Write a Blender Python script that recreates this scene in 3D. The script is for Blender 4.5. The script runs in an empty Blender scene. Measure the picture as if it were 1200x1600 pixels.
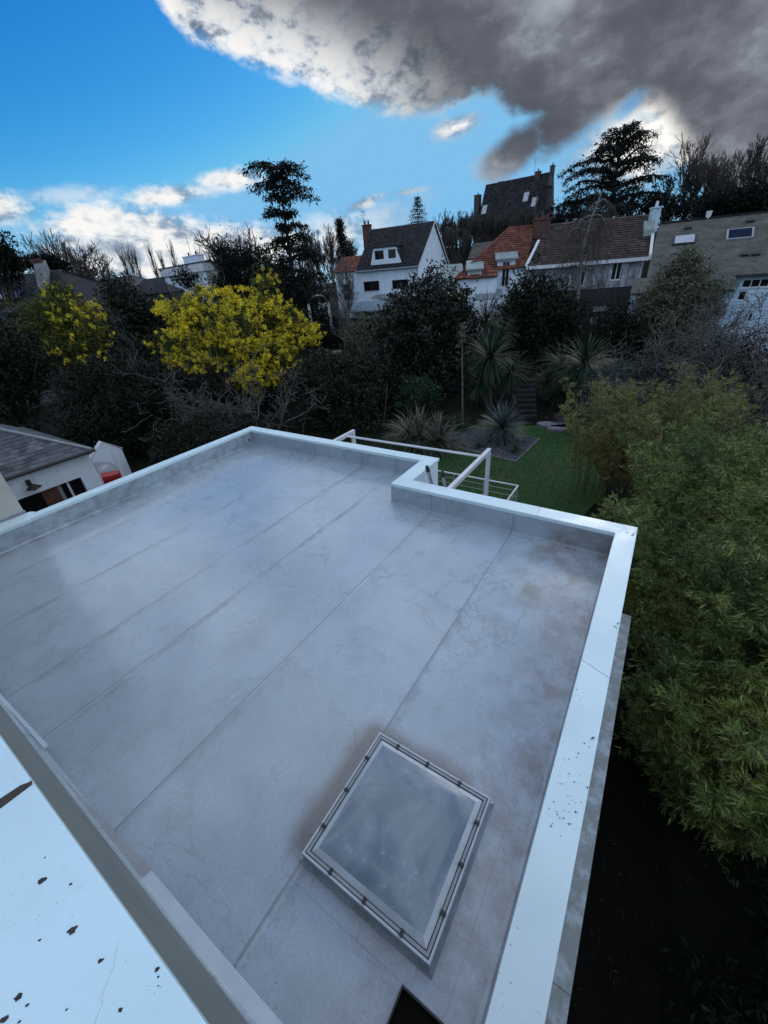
import bpy, bmesh, math, random
import numpy as np
from mathutils import Vector, Matrix
C = bpy.context.scene.collection
R_ = math.radians
# ------------------------------------------------------------------ camera
EYE = np.array([0.0, 0.0, 3.93])
ROT = np.array([[0.83863297, -0.22271367, 0.49708486],
                [0.5400633, 0.45876147, -0.70559871],
                [-0.07089691, 0.86019564, 0.50501198]])
_u, _s, _v = np.linalg.svd(ROT); ROT = _u @ _v
FOC = 623.91
cam = bpy.data.cameras.new('camera'); camo = bpy.data.objects.new('camera', cam); C.objects.link(camo)
cam.sensor_fit = 'VERTICAL'; cam.sensor_height = 36; cam.sensor_width = 27; cam.lens = FOC / 1600 * 36
cam.clip_start = 0.05; cam.clip_end = 4000
M = Matrix([[*ROT[i], EYE[i]] for i in range(3)] + [[0, 0, 0, 1]])
camo.matrix_world = M
S = bpy.context.scene
S.camera = camo
S.render.engine = 'CYCLES'
S.view_settings.view_transform = 'Standard'; S.view_settings.look = 'None'
S.view_settings.gamma = 1; S.view_settings.exposure = 0.0
SUN_AZ, SUN_EL = -2.0, 24.0        # behind the grey cloud, to the right of the old manor

def ray(x, y): return ROT @ np.array([x - 600, 800 - y, -FOC])
def at(x, y, D):
    d = ray(x, y); return EYE + d * D / math.hypot(d[0], d[1])
def onz(x, y, z):
    d = ray(x, y); return EYE + d * (z - EYE[2]) / d[2]

# ------------------------------------------------------------------ node helpers
class N:
    def __init__(s, nt): s.nt = nt
    def new(s, t, **k):
        n = s.nt.nodes.new(t)
        for a, b in k.items(): setattr(n, a, b)
        return n
    def put(s, inp, v):
        if isinstance(v, (int, float)): inp.default_value = v
        elif isinstance(v, (tuple, list)):
            inp.default_value = tuple(v) + ((1,) if len(inp.default_value) == 4 and len(v) == 3 else ())
        else: s.nt.links.new(v, inp)
    def m(s, op, a, b=0.0, c=None, clamp=False):
        n = s.new('ShaderNodeMath', operation=op, use_clamp=clamp)
        s.put(n.inputs[0], a); s.put(n.inputs[1], b)
        if c is not None: s.put(n.inputs[2], c)
        return n.outputs[0]
    def noise(s, vec, scale, detail=4, rough=.55, dist=0.0, lac=2.0):
        n = s.new('ShaderNodeTexNoise'); s.put(n.inputs['Vector'], vec)
        for k, v in (('Scale', scale), ('Detail', detail), ('Roughness', rough), ('Distortion', dist), ('Lacunarity', lac)): n.inputs[k].default_value = v
        return n.outputs['Fac']
    def vor(s, vec, scale, feature='F1', out='Distance', rnd=1.0):
        n = s.new('ShaderNodeTexVoronoi', feature=feature); s.put(n.inputs['Vector'], vec); n.inputs['Scale'].default_value = scale
        n.inputs['Randomness'].default_value = rnd
        return n.outputs[out]
    def ss(s, v, a, b, lo=0.0, hi=1.0, smooth=True):
        n = s.new('ShaderNodeMapRange', interpolation_type='SMOOTHSTEP' if smooth else 'LINEAR'); s.put(n.inputs[0], v)
        for i, q in enumerate((a, b, lo, hi)): s.put(n.inputs[i + 1], q)
        return n.outputs[0]
    def mix(s, f, a, b, blend='MIX'):
        n = s.new('ShaderNodeMix', data_type='RGBA', blend_type=blend); s.put(n.inputs[0], f); s.put(n.inputs[6], a); s.put(n.inputs[7], b)
        return n.outputs[2]
    def ramp(s, f, pts):
        n = s.new('ShaderNodeValToRGB'); s.put(n.inputs[0], f); e = n.color_ramp.elements
        while len(e) < len(pts): e.new(.5)
        for q, (p, c) in zip(e, pts): q.position = p; q.color = tuple(c) + (1,)
        return n.outputs[0]
    def sep(s, v):
        n = s.new('ShaderNodeSeparateXYZ'); s.put(n.inputs[0], v); return n.outputs
    def comb(s, x, y, z):
        n = s.new('ShaderNodeCombineXYZ')
        for i, v in enumerate((x, y, z)): s.put(n.inputs[i], v)
        return n.outputs[0]
    def pw(s, x, pts):  # piecewise linear curve of x
        lo, hi = pts[0][0], pts[-1][0]
        ys = [p[1] for p in pts]; y0, y1 = min(ys), max(ys)
        t = s.ss(x, lo, hi, smooth=False)
        r = s.ramp(t, [((p[0] - lo) / (hi - lo), ((p[1] - y0) / (y1 - y0),) * 3) for p in pts])
        return s.m('MULTIPLY_ADD', s.sep(r)[0], y1 - y0, y0)

# ------------------------------------------------------------------ sky
W = bpy.data.worlds.new('World'); S.world = W; W.use_nodes = True
wt = W.node_tree; wt.nodes.clear(); w = N(wt)
sky = w.new('ShaderNodeTexSky', sky_type='NISHITA'); sky.sun_disc = False
sky.sun_elevation = R_(SUN_EL); sky.sun_rotation = R_(SUN_AZ)
SKYT = (.1, .1, .1)      # camera white balance
sky.altitude = 0; sky.air_density = 1.0; sky.dust_density = 0.3; sky.ozone_density = 3.0
tc = w.new('ShaderNodeTexCoord'); nrm = w.new('ShaderNodeVectorMath', operation='NORMALIZE'); wt.links.new(tc.outputs['Generated'], nrm.inputs[0])
X, Y, Z = w.sep(nrm.outputs[0])
az = w.m('MULTIPLY', w.m('ARCTAN2', X, Y), 180 / math.pi); el = w.m('MULTIPLY', w.m('ARCSINE', Z), 180 / math.pi)
nv = w.comb(w.m('DIVIDE', az, 10.0), w.m('DIVIDE', el, 6.0), 0.0)
n1 = w.noise(nv, 1.1, 9, .56); n2 = w.noise(nv, 3.2, 8, .6, .3)
nz = w.noise(nrm.outputs[0], 5.0, 8, .6)
wob = w.m('MULTIPLY', w.m('SUBTRACT', n1, .5), 11.0)
wob2 = w.m('MULTIPLY', w.m('SUBTRACT', n2, .5), 5.5)
n3 = w.noise(nv, 9.0, 6, .62)
wb = w.m('ADD', w.m('ADD', wob, wob2), w.m('MULTIPLY', w.m('SUBTRACT', n3, .5), 3.2))
# the big grey cloud: everything above its lower rim, cut off just above the view so the roof reflects brighter sky
def blob(a, e, ra, re, rot=0.0, soft=.5, k=.07):
    c, s_ = math.cos(R_(rot)), math.sin(R_(rot))
    da = w.m('SUBTRACT', az, a); de = w.m('SUBTRACT', el, e)
    u = w.m('DIVIDE', w.m('ADD', w.m('MULTIPLY', da, c), w.m('MULTIPLY', de, s_)), ra)
    v = w.m('DIVIDE', w.m('SUBTRACT', w.m('MULTIPLY', de, c), w.m('MULTIPLY', da, s_)), re)
    d = w.m('SQRT', w.m('ADD', w.m('MULTIPLY', u, u), w.m('MULTIPLY', v, v)))
    return w.ss(w.m('SUBTRACT', d, w.m('MULTIPLY', wb, k)), 1.0 + soft * .3, 1.0 - soft)
def mx(*a):
    r = a[0]
    for b in a[1:]: r = w.m('MAXIMUM', r, b)
    return r
def mul(a, b): return w.m('MULTIPLY', a, b)
def inv(a): return w.m('SUBTRACT', 1.0, a)
rim = w.pw(az, [(-75, 44), (-57, 36), (-53, 23.0), (-50, 19.3), (-45, 18.2), (-40, 17.2), (-34, 14.6), (-28, 13.6), (-24, 14.2), (-20.5, 14.4), (-18.5, 12.6), (-13, 11.2), (-9, 11.4), (-6, 10.6), (-3, 7), (2, 3), (25, 2), (60, 30)])
dist = w.m('ADD', w.m('SUBTRACT', el, rim), mul(wb, .33))
big = mul(w.ss(dist, -0.3, 1.2), w.ss(w.m('ADD', w.m('SUBTRACT', el, w.pw(az, [(-60, 0), (-22, 0), (-5, 3), (60, 4)])), mul(wb, .3)), 25.0, 22.0))
tongue = mx(blob(-17.6, 10.6, 4.6, 2.0, 22, .6, .12), blob(-14.0, 11.8, 5.0, 2.5, 12, .6, .13))
dark_right = blob(6.5, 8.8, 8.0, 4.5, -20, .7, .09)
low = mx(blob(-59, 4.5, 11, 3.7, -4, .4, .13), blob(-71.5, 7.9, 4.4, 1.6, 0, .6, .14), blob(-50, 4.6, 10, 2.6, -6, .7, .14), blob(-78, 3, 9, 3.4, 0, .5, .12),
         blob(-48.8, 10.2, 4.0, .95, 4, .8, .16), blob(-55.5, 8.9, 5.0, 1.0, 6, .9, .16), mul(blob(-38, 4.6, 10, 2.6, 8, 1.2, .15), .8),
         blob(-34.6, 7.4, 3.0, .7, 14, .9, .14), mul(blob(-29.5, 8.1, 2.2, .35, 3, 1.1, .12), .7), blob(-24.2, 12.9, 2.6, .95, 8, .8, .16), mul(blob(-64, 8.9, 6, .8, 4, 1.2, .14), .5))
glow = blob(-6.2, 9.3, 7.4, 3.5, 8, .7, .12)
hor = mul(w.ss(el, 6.0, 0.2), .5)
# unseen broken cloud overhead and behind, brightened to light the roof and walls
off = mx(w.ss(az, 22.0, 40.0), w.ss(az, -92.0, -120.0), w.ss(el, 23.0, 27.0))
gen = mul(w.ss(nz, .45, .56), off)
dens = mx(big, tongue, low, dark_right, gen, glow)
ns = w.noise(nv, .7, 7, .55)
tone = w.m('ADD', w.m('ADD', mul(ns, .55), mul(n1, .40)), mul(n2, .12))
greyc = w.ramp(w.ss(tone, .40, .68), [(0, (.085, .095, .120)), (.35, (.115, .127, .155)), (.65, (.18, .197, .235)), (1, (.36, .39, .45))])
puff = w.m('ADD', w.m('ADD', mul(n1, .36), mul(n2, .52)), mul(n3, .22))
whitec = w.ramp(w.ss(puff, .42, .62), [(0, (.22, .29, .40)), (.35, (.42, .50, .60)), (.7, (.72, .77, .82)), (1, (.95, .94, .92))])
edge = mul(mul(w.ss(dist, 7.0, .8), w.ss(az, -22, -38)), w.ss(puff, .42, .56, .15, 1.0))
edge = mx(edge, mul(mul(w.ss(dist, 1.0, .1), w.ss(az, -18, -24)), .55))
lit = mx(low, edge)
lit = mul(lit, inv(tongue))
cc = w.mix(lit, greyc, whitec)
cc = w.mix(mul(gen, .95), cc, (1.48, 1.66, 1.82))  # unseen cloud set brighter and bluer than the visible one, as fill light
gl = mul(mul(glow, inv(mul(tongue, .9))), w.ss(puff, .36, .56, .2, 1.0))
gl = mul(gl, w.ss(dist, 4.0, .5))
cc = w.mix(gl, cc, (1.15, 1.12, 1.06))
hole = mul(blob(-7.8, 12.2, 1.5, .8, 25, .9, .14), .95)
tint = w.mix(1.0, sky.outputs[0], SKYT, 'MULTIPLY')
sr, sg_, sb = w.sep(tint)       # camera rendition of the blue: deeper where the sky is deep
sr = w.m('MINIMUM', w.m('MULTIPLY', w.m('POWER', sr, 3.0), 5.8), sr); sg_ = w.m('MULTIPLY', w.m('POWER', sg_, 1.4), 1.5); sb = w.m('MULTIPLY', w.m('POWER', sb, .75), 1.2)
tint = w.comb(w.m('MINIMUM', sr, .21), w.m('MINIMUM', sg_, .52), w.m('MINIMUM', sb, .84))
skyc = w.mix(hor, tint, (.48, .62, .74))
cc = w.mix(hole, cc, (.16, .36, .62))
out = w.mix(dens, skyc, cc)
below = w.ss(el, -0.5, -4.0)
out = w.mix(below, out, (.10, .11, .12))
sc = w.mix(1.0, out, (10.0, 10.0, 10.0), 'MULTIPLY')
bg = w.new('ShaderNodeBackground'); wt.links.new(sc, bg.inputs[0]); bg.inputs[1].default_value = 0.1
wo = w.new('ShaderNodeOutputWorld'); wt.links.new(bg.outputs[0], wo.inputs[0])
sl = bpy.data.lights.new('sun', 'SUN'); sl.energy = 0.5; sl.angle = R_(14); sl.color = (1, .93, .82)
so = bpy.data.objects.new('sun', sl); C.objects.link(so)
sd = Vector((math.sin(R_(SUN_AZ)) * math.cos(R_(SUN_EL)), math.cos(R_(SUN_AZ)) * math.cos(R_(SUN_EL)), math.sin(R_(SUN_EL))))
so.rotation_euler = sd.to_track_quat('Z', 'Y').to_euler(); so.location = (0, 0, 40)

# ------------------------------------------------------------------ materials
def new_mat(name):
    m = bpy.data.materials.new(name); m.use_nodes = True; m.node_tree.nodes.clear()
    n = N(m.node_tree); b = n.new('ShaderNodeBsdfPrincipled'); o = n.new('ShaderNodeOutputMaterial')
    m.node_tree.links.new(b.outputs[0], o.inputs[0]); return m, n, b
def mat(name, c1, c2=None, scale=3.0, rough=.7, bump=.0, bscale=30.0, spec=.4, metal=0.0, island=0.0, detail=5, streak=0.0, stain=None, coat=0):
    m, n, b = new_mat(name); tcn = n.new('ShaderNodeTexCoord'); v = tcn.outputs['Object']
    c2 = c2 or tuple(x * .8 for x in c1)
    col = n.mix(n.ss(n.noise(v, scale, detail, .6), .3, .7), c1, c2)
    if island:
        g = n.new('ShaderNodeNewGeometry'); k = n.ss(g.outputs['Random Per Island'], 0, 1, 1 - island, 1 + island, False)
        oi = n.new('ShaderNodeObjectInfo'); k2 = n.ss(oi.outputs['Random'], 0, 1, 1 - island * .4, 1 + island * .4, False)
        k = n.m('MULTIPLY', k, k2); col = n.mix(1.0, col, n.comb(k, k, k), 'MULTIPLY')
    if streak:
        x, y, z = n.sep(v); sv = n.comb(n.m('MULTIPLY', x, 5.0), n.m('MULTIPLY', y, 5.0), n.m('MULTIPLY', z, .45))
        col = n.mix(n.m('MULTIPLY', n.ss(n.noise(sv, 1.5, 6, .65), .48, .75), streak), col, stain or (.12, .12, .11))
    n.put(b.inputs['Base Color'], col); b.inputs['Roughness'].default_value = rough; b.inputs['Metallic'].default_value = metal
    b.inputs['Specular IOR Level'].default_value = spec
    if bump:
        bn = n.new('ShaderNodeBump'); bn.inputs['Strength'].default_value = bump; bn.inputs['Distance'].default_value = .02
        n.put(bn.inputs['Height'], n.noise(v, bscale, 4)); n.put(b.inputs['Normal'], bn.outputs[0])
    return m
def leaf_mat(name, c1, c2, rough=.5, spec=.35, var=.45, trans=.0, scale=.8):
    m, n, b = new_mat(name); g = n.new('ShaderNodeNewGeometry'); tcn = n.new('ShaderNodeTexCoord')
    col = n.mix(n.ss(n.noise(tcn.outputs['Object'], scale, 3), .35, .65), c1, c2)
    k = n.ss(g.outputs['Random Per Island'], 0, 1, 1 - var, 1 + var, False)
    col = n.mix(1.0, col, n.comb(k, k, k), 'MULTIPLY')
    n.put(b.inputs['Base Color'], col); b.inputs['Roughness'].default_value = rough; b.inputs['Specular IOR Level'].default_value = spec
    return m
MT = {}
MT['render'] = mat('white_render', (.74, .83, .91), (.64, .72, .80), 1.2, .85, .2, 60, streak=.35, stain=(.30, .31, .30))
MT['render_clean'] = mat('cream_render', (.58, .56, .50), (.52, .50, .45), .8, .85, .25, 90, streak=.15, stain=(.33, .31, .27))
MT['rendergrey'] = mat('grey_green_render', (.205, .235, .225), (.175, .20, .195), 2.0, .8, .2, 120, streak=.2)
MT['slate'] = mat('dark_slate', (.024, .025, .029), (.013, .014, .017), 2, .75, .2, 20, island=.5, spec=.2)
MT['slate_near'] = mat('blue_slate', (.085, .09, .105), (.055, .06, .07), 3, .5, .2, 20, island=.55)
MT['slate_moss'] = mat('mossy_grey_slate', (.125, .122, .105), (.08, .08, .07), 1.4, .85, .3, 12, island=.12, spec=.2)
MT['tile'] = mat('orange_clay_tile', (.20, .075, .048), (.11, .045, .034), 1.5, .85, .2, 25, island=.4, spec=.2)
MT['tile_old'] = mat('old_brown_clay_tile', (.062, .038, .03), (.028, .023, .021), 1.2, .85, .2, 25, island=.5)
MT['zinc'] = mat('weathered_zinc', (.28, .33, .32), (.20, .25, .24), 2, .5, .1, 20, metal=.3, streak=.3)
MT['siding'] = mat('pale_blue_clapboard', (.52, .64, .74), (.42, .53, .62), 1.5, .7, .1, 30, island=.12, streak=.35, stain=(.12, .13, .13))
MT['board'] = mat('stained_white_boards', (.40, .43, .46), (.16, .17, .18), 1.6, .8, .2, 30, island=.35, streak=.75, stain=(.06, .06, .06))
MT['white'] = mat('white_paint', (.68, .69, .70), (.58, .6, .61), 3, .5, .1, 40, streak=.15, stain=(.35, .35, .34))
MT['pane'] = mat('dark_window_glass', (.006, .007, .009), (.01, .011, .013), 2, .12, 0, spec=.25)
MT['panelit'] = mat('pale_roof_glass', (.45, .48, .5), (.38, .4, .42), 2, .25, 0, spec=.6)
MT['dark'] = mat('dark_metal', (.03, .03, .032), None, 3, .5)
MT['brick'] = mat('chimney_brick', (.12, .055, .04), (.06, .04, .035), 6, .9, .4, 20)
MT['stone'] = mat('old_stone', (.075, .072, .065), (.04, .04, .037), 2, .9, .4, 12, streak=.4)
MT['concrete'] = mat('grey_concrete', (.24, .25, .25), (.16, .17, .17), 1.5, .9, .3, 30, streak=.3)
MT['wood'] = mat('weathered_fence_wood', (.16, .165, .165), (.10, .102, .102), 3, .85, .3, 30, island=.3)
MT['stepwood'] = mat('dark_step_timber', (.02, .02, .018), (.010, .010, .009), 3, .9, .3, 30)
MT['brown'] = mat('brown_wood', (.10, .045, .03), (.06, .03, .02), 4, .6, .1, 30)
MT['red'] = mat('red_painted_wood', (.50, .022, .03), (.36, .015, .02), 3, .5, .1, 30)
MT['bark'] = mat('dark_bark', (.055, .047, .04), (.03, .027, .024), 6, .9, .4, 30)
MT['bark_grey'] = mat('grey_bark', (.115, .108, .098), (.055, .052, .047), 5, .9, .4, 30)
MT['birch'] = mat('pale_birch_bark', (.26, .25, .235), (.14, .135, .125), 7, .8, .3, 20)
MT['twig'] = mat('winter_twigs', (.075, .06, .05), (.05, .042, .036), 3, .9)
MT['paving'] = mat('sandy_paving', (.26, .215, .16), (.18, .15, .115), 1.5, .9, .3, 30)
MT['gravel'] = mat('grey_gravel_stones', (.11, .115, .13), (.06, .062, .07), 5, .8, 0, island=.5)
MT['slab'] = mat('pale_stone_slab', (.17, .18, .19), (.10, .105, .11), 3, .8, .4, 20)
MT['alu'] = mat('white_lacquered_aluminium', (.66, .69, .72), (.58, .62, .65), 2, .4, .05, 60, spec=.5)
MT['steel'] = mat('brushed_steel', (.5, .52, .54), None, 5, .35, metal=.8)
MT['soil_and_shade'] = mat('dark_soil_and_shade', (.006, .006, .005), (.004, .004, .003), 2, 1.0, .5, 15, spec=.1)
MT['L_magnolia'] = leaf_mat('magnolia_leaf', (.008, .014, .008), (.017, .022, .012), .45, .28, .6)
MT['L_dark'] = leaf_mat('dark_evergreen_leaf', (.006, .011, .007), (.011, .018, .009), .55, .15, .55)
MT['L_shrub'] = leaf_mat('garden_shrub_leaf', (.013, .020, .012), (.020, .028, .016), .5, .2, .55)
MT['L_conifer'] = leaf_mat('conifer_needles', (.006, .010, .008), (.009, .014, .010), .7, .1, .5)
MT['L_mimosa'] = leaf_mat('mimosa_foliage', (.085, .095, .018), (.05, .07, .015), .7, .2, .5)
MT['L_flower'] = leaf_mat('mimosa_blossom', (.86, .68, .05), (.55, .48, .05), .85, .05, .4, scale=1.3)
MT['L_grey'] = leaf_mat('grey_green_leaf', (.085, .095, .055), (.115, .12, .075), .6, .25, .5)
MT['L_yucca'] = leaf_mat('yucca_blade', (.020, .055, .018), (.010, .028, .014), .5, .2, .5)
MT['L_agave'] = leaf_mat('blue_grey_blade', (.07, .10, .095), (.05, .075, .07), .5, .25, .35)
MT['L_flax'] = leaf_mat('flax_blade', (.10, .10, .07), (.04, .05, .035), .5, .25, .5)
MT['L_bam'] = leaf_mat('bamboo_leaf', (.165, .205, .042), (.060, .105, .025), .5, .3, .6, scale=.6)
MT['L_bamy'] = leaf_mat('golden_bamboo_leaf', (.19, .18, .05), (.14, .145, .045), .5, .3, .45, scale=.6)
MT['L_dead'] = leaf_mat('dry_bamboo_leaf', (.22, .19, .11), (.15, .13, .08), .7, .1, .4)
MT['L_litter'] = leaf_mat('fallen_leaf', (.035, .03, .02), (.02, .018, .012), .8, .1, .6)
MT['culm'] = mat('bamboo_culm', (.12, .13, .04), (.07, .08, .03), 5, .45)
MT['grass'] = leaf_mat('lawn_blade', (.022, .105, .009), (.014, .07, .008), .6, .2, .4)
def m_lawn():
    m, n, b = new_mat('lawn_turf'); v = n.new('ShaderNodeTexCoord').outputs['Object']
    c = n.mix(n.ss(n.noise(v, .5, 6, .6), .35, .65), (.014, .075, .006), (.022, .10, .010))
    c = n.mix(n.ss(n.noise(v, 25, 3), .35, .7), c, (.010, .026, .007)); c = n.mix(n.m('MULTIPLY', n.ss(n.noise(v, 1.1, 5, .65), .52, .68), .6), c, (.045, .052, .018)); n.put(b.inputs['Base Color'], c); b.inputs['Roughness'].default_value = .9
    bn = n.new('ShaderNodeBump'); bn.inputs['Strength'].default_value = .8; bn.inputs['Distance'].default_value = .04
    n.put(bn.inputs['Height'], n.noise(v, 60, 3)); n.put(b.inputs['Normal'], bn.outputs[0]); return m
MT['lawn'] = m_lawn()
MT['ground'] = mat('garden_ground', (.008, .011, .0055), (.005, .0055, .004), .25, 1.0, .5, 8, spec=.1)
def m_membrane():
    m, n, b = new_mat('grey_roof_membrane'); v = n.new('ShaderNodeTexCoord').outputs['Object']; x, y, z = n.sep(v)
    base = n.mix(n.ss(n.noise(v, .55, 6, .6), .35, .68), (.38, .455, .52), (.33, .395, .452))
    base = n.mix(n.m('MULTIPLY', n.ss(n.noise(v, 2.3, 9, .68), .42, .72), .4), base, (.235, .265, .295))
    # dried puddle rims
    pn = n.noise(v, .75, 7, .6, .7); rimm = n.ss(n.m('ABSOLUTE', n.m('SUBTRACT', pn, .53)), .012, .001)
    far = n.ss(y, 2.0, 4.5)
    sx = n.m('ADD', x, n.m('MULTIPLY', n.m('SUBTRACT', n.noise(v, 1.5, 3), .5), .02))
    sl_ = 0.0
    for q_ in (-1.50, -3.04, -4.58, -5.55, -7.08, -8.5):
        dd_ = n.m('ABSOLUTE', n.m('SUBTRACT', sx, q_)); a_ = n.m('MULTIPLY', n.ss(dd_, .022, .006), .75); b_ = n.m('MULTIPLY', n.ss(n.m('ABSOLUTE', n.m('SUBTRACT', sx, q_ + .05)), .075, .01), n.ss(n.noise(n.comb(n.m('MULTIPLY', x, .6), y, 0.0), 1.6, 6, .7), .42, .66))
        sl_ = n.m('MAXIMUM', sl_, n.m('MAXIMUM', a_, n.m('MULTIPLY', b_, .6))) if not isinstance(sl_, float) else n.m('MAXIMUM', a_, n.m('MULTIPLY', b_, .6))
    base = n.mix(n.m('MULTIPLY', sl_, .65), base, (.12, .12, .125))
    base = n.mix(n.m('MULTIPLY', rimm, n.m('MULTIPLY_ADD', far, .26, .20)), base, (.15, .155, .16))
    pn2 = n.noise(v, 2.6, 4, .5, 1.2); r2 = n.ss(n.m('ABSOLUTE', n.m('SUBTRACT', pn2, .5)), .03, .004)
    patch = n.m('MULTIPLY', n.ss(n.noise(v, .45, 2), .5, .6), far)
    base = n.mix(n.m('MULTIPLY', n.m('MULTIPLY', r2, patch), .22), base, (.17, .18, .21))
    # brown silt along the right upstand and round the dome
    silt = n.m('MULTIPLY', n.ss(n.m('ADD', x, n.m('MULTIPLY', n.noise(v, 1.2, 5), .9)), -.75, .35), n.ss(n.noise(v, 3.0, 8, .7), .35, .68))
    silt2 = n.m('MULTIPLY', n.m('MULTIPLY', n.ss(n.m('ADD', x, n.m('MULTIPLY', n.noise(v, 1.7, 4), .5)), -1.25, -.5), n.ss(y, 2.6, 4.4)), n.ss(n.noise(v, 1.8, 8, .7), .40, .62))
    base = n.mix(n.m('MULTIPLY', mxn(n, silt, silt2), .75), base, (.19, .17, .145))
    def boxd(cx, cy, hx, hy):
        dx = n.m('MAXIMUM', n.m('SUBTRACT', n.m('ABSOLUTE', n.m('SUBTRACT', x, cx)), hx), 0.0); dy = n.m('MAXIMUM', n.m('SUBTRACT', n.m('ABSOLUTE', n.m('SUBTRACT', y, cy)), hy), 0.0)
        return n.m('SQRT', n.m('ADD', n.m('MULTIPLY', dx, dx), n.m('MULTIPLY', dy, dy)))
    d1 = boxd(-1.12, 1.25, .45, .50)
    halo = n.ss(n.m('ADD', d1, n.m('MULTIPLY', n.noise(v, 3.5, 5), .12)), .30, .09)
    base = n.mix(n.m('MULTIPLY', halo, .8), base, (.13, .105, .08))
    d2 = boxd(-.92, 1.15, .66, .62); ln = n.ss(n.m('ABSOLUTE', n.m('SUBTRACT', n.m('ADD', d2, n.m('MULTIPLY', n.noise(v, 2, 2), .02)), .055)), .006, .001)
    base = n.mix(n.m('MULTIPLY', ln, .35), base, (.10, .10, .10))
    wl = n.ss(n.m('ADD', x, n.m('MULTIPLY', n.noise(v, 1.0, 5), .5)), -8.75, -9.15)
    base = n.mix(n.m('MULTIPLY', n.m('MULTIPLY', wl, n.ss(n.noise(v, 4, 6, .7), .4, .65)), .5), base, (.15, .14, .125))
    spk = n.ss(n.vor(v, 5.0), .045, .025); spk = n.m('MULTIPLY', spk, n.ss(n.noise(v, 2.2, 2), .5, .58))
    base = n.mix(n.m('MULTIPLY', spk, .8), base, (.05, .05, .045))
    fine = n.noise(v, 45, 4, .7); k = n.ss(fine, .25, .75, .88, 1.10); base = n.mix(1.0, base, n.comb(k, k, k), 'MULTIPLY')
    n.put(b.inputs['Base Color'], base); b.inputs['Specular IOR Level'].default_value = .8
    n.put(b.inputs['Roughness'], n.ss(n.noise(v, 1.2, 6, .6), .3, .7, .24, .34)); b.inputs['Coat Weight'].default_value = .55; b.inputs['Coat Roughness'].default_value = .2; b.inputs['Coat IOR'].default_value = 1.45
    bn = n.new('ShaderNodeBump'); bn.inputs['Strength'].default_value = .12; bn.inputs['Distance'].default_value = .01
    n.put(bn.inputs['Height'], n.m('ADD', n.noise(v, 2.0, 5), n.m('MULTIPLY', n.noise(v, 120, 2), .05))); n.put(b.inputs['Normal'], bn.outputs[0]); return m
def mxn(n, a, b): return n.m('MAXIMUM', a, b)
MT['membrane'] = m_membrane()
def m_coping(name, base=(.68, .84, .88), speck=.6, thr=.52, lich=0.0, crack=0):
    m, n, b = new_mat(name); v = n.new('ShaderNodeTexCoord').outputs['Object']
    c = n.mix(n.ss(n.noise(v, 1.3, 6, .6), .35, .7), base, tuple(q * .90 for q in base))
    c = n.mix(n.m('MULTIPLY', n.ss(n.noise(v, 9, 6, .75), .58, .8), .22), c, (.42, .43, .42))
    spk = n.m('MULTIPLY', n.ss(n.vor(v, 38.0), .16, .10), n.ss(n.noise(v, 2.3, 4, .6), thr, thr + .08))
    spk2 = n.m('MULTIPLY', n.ss(n.vor(v, 14.0), .085, .06), n.ss(n.noise(v, 1.6, 3, .6), thr, thr + .05))
    c = n.mix(n.m('MULTIPLY', mxn(n, spk, spk2), speck), c, (.03, .03, .028))
    if crack:
        x_, y_, z_ = n.sep(v); cl = n.ss(n.m('ABSOLUTE', n.m('ADD', n.m('ADD', x_, n.m('MULTIPLY', y_, .9)), n.m('MULTIPLY_ADD', n.noise(v, 30, 6, .7), .035, .685))), .0022, .0004)
        c = n.mix(n.m('MULTIPLY', n.m('MULTIPLY', cl, n.ss(y_, -.09, -.12)), .4), c, (.25, .27, .28)); c = n.mix(n.m('MULTIPLY', n.ss(n.noise(v, 12, 8, .75), .55, .72), .22), c, (.42, .45, .47))
        fs = n.m('MULTIPLY', n.ss(n.vor(v, 130.0), .14, .08), n.ss(n.noise(v, 9, 3), .56, .62)); c = n.mix(n.m('MULTIPLY', fs, .85), c, (.05, .05, .045))
    if lich:
        c = n.mix(n.m('MULTIPLY', n.ss(n.noise(v, 5, 8, .75), .38, .55), lich), c, (.11, .115, .075))
        c = n.mix(n.m('MULTIPLY', n.ss(n.vor(v, 16, 'DISTANCE_TO_EDGE'), .04, .01), lich * .5), c, (.20, .2, .15))
    n.put(b.inputs['Base Color'], c); n.put(b.inputs['Roughness'], n.ss(n.noise(v, 3, 4), .3, .7, .28, .45)); b.inputs['Specular IOR Level'].default_value = .5
    bn = n.new('ShaderNodeBump'); bn.inputs['Strength'].default_value = .35; bn.inputs['Distance'].default_value = .012
    n.put(bn.inputs['Height'], n.noise(v, 1.3, 3)); n.put(b.inputs['Normal'], bn.outputs[0]); return m
MT['coping'] = m_coping('white_metal_coping')
MT['coping_up'] = m_coping('upper_white_metal_coping', (.60, .79, .86), .4, .60, 0.0, 1)
MT['ledge'] = m_coping('lichen_covered_ledge', (.36, .42, .47), .3, .6, .6)
MT['flash'] = mat('pale_metal_flashing', (.47, .54, .60), (.41, .47, .53), 4, .4, .1, 60)
MT['flashg'] = mat('grey_metal_flashing', (.30, .33, .35), (.25, .27, .29), 4, .5, .1, 60)
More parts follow.
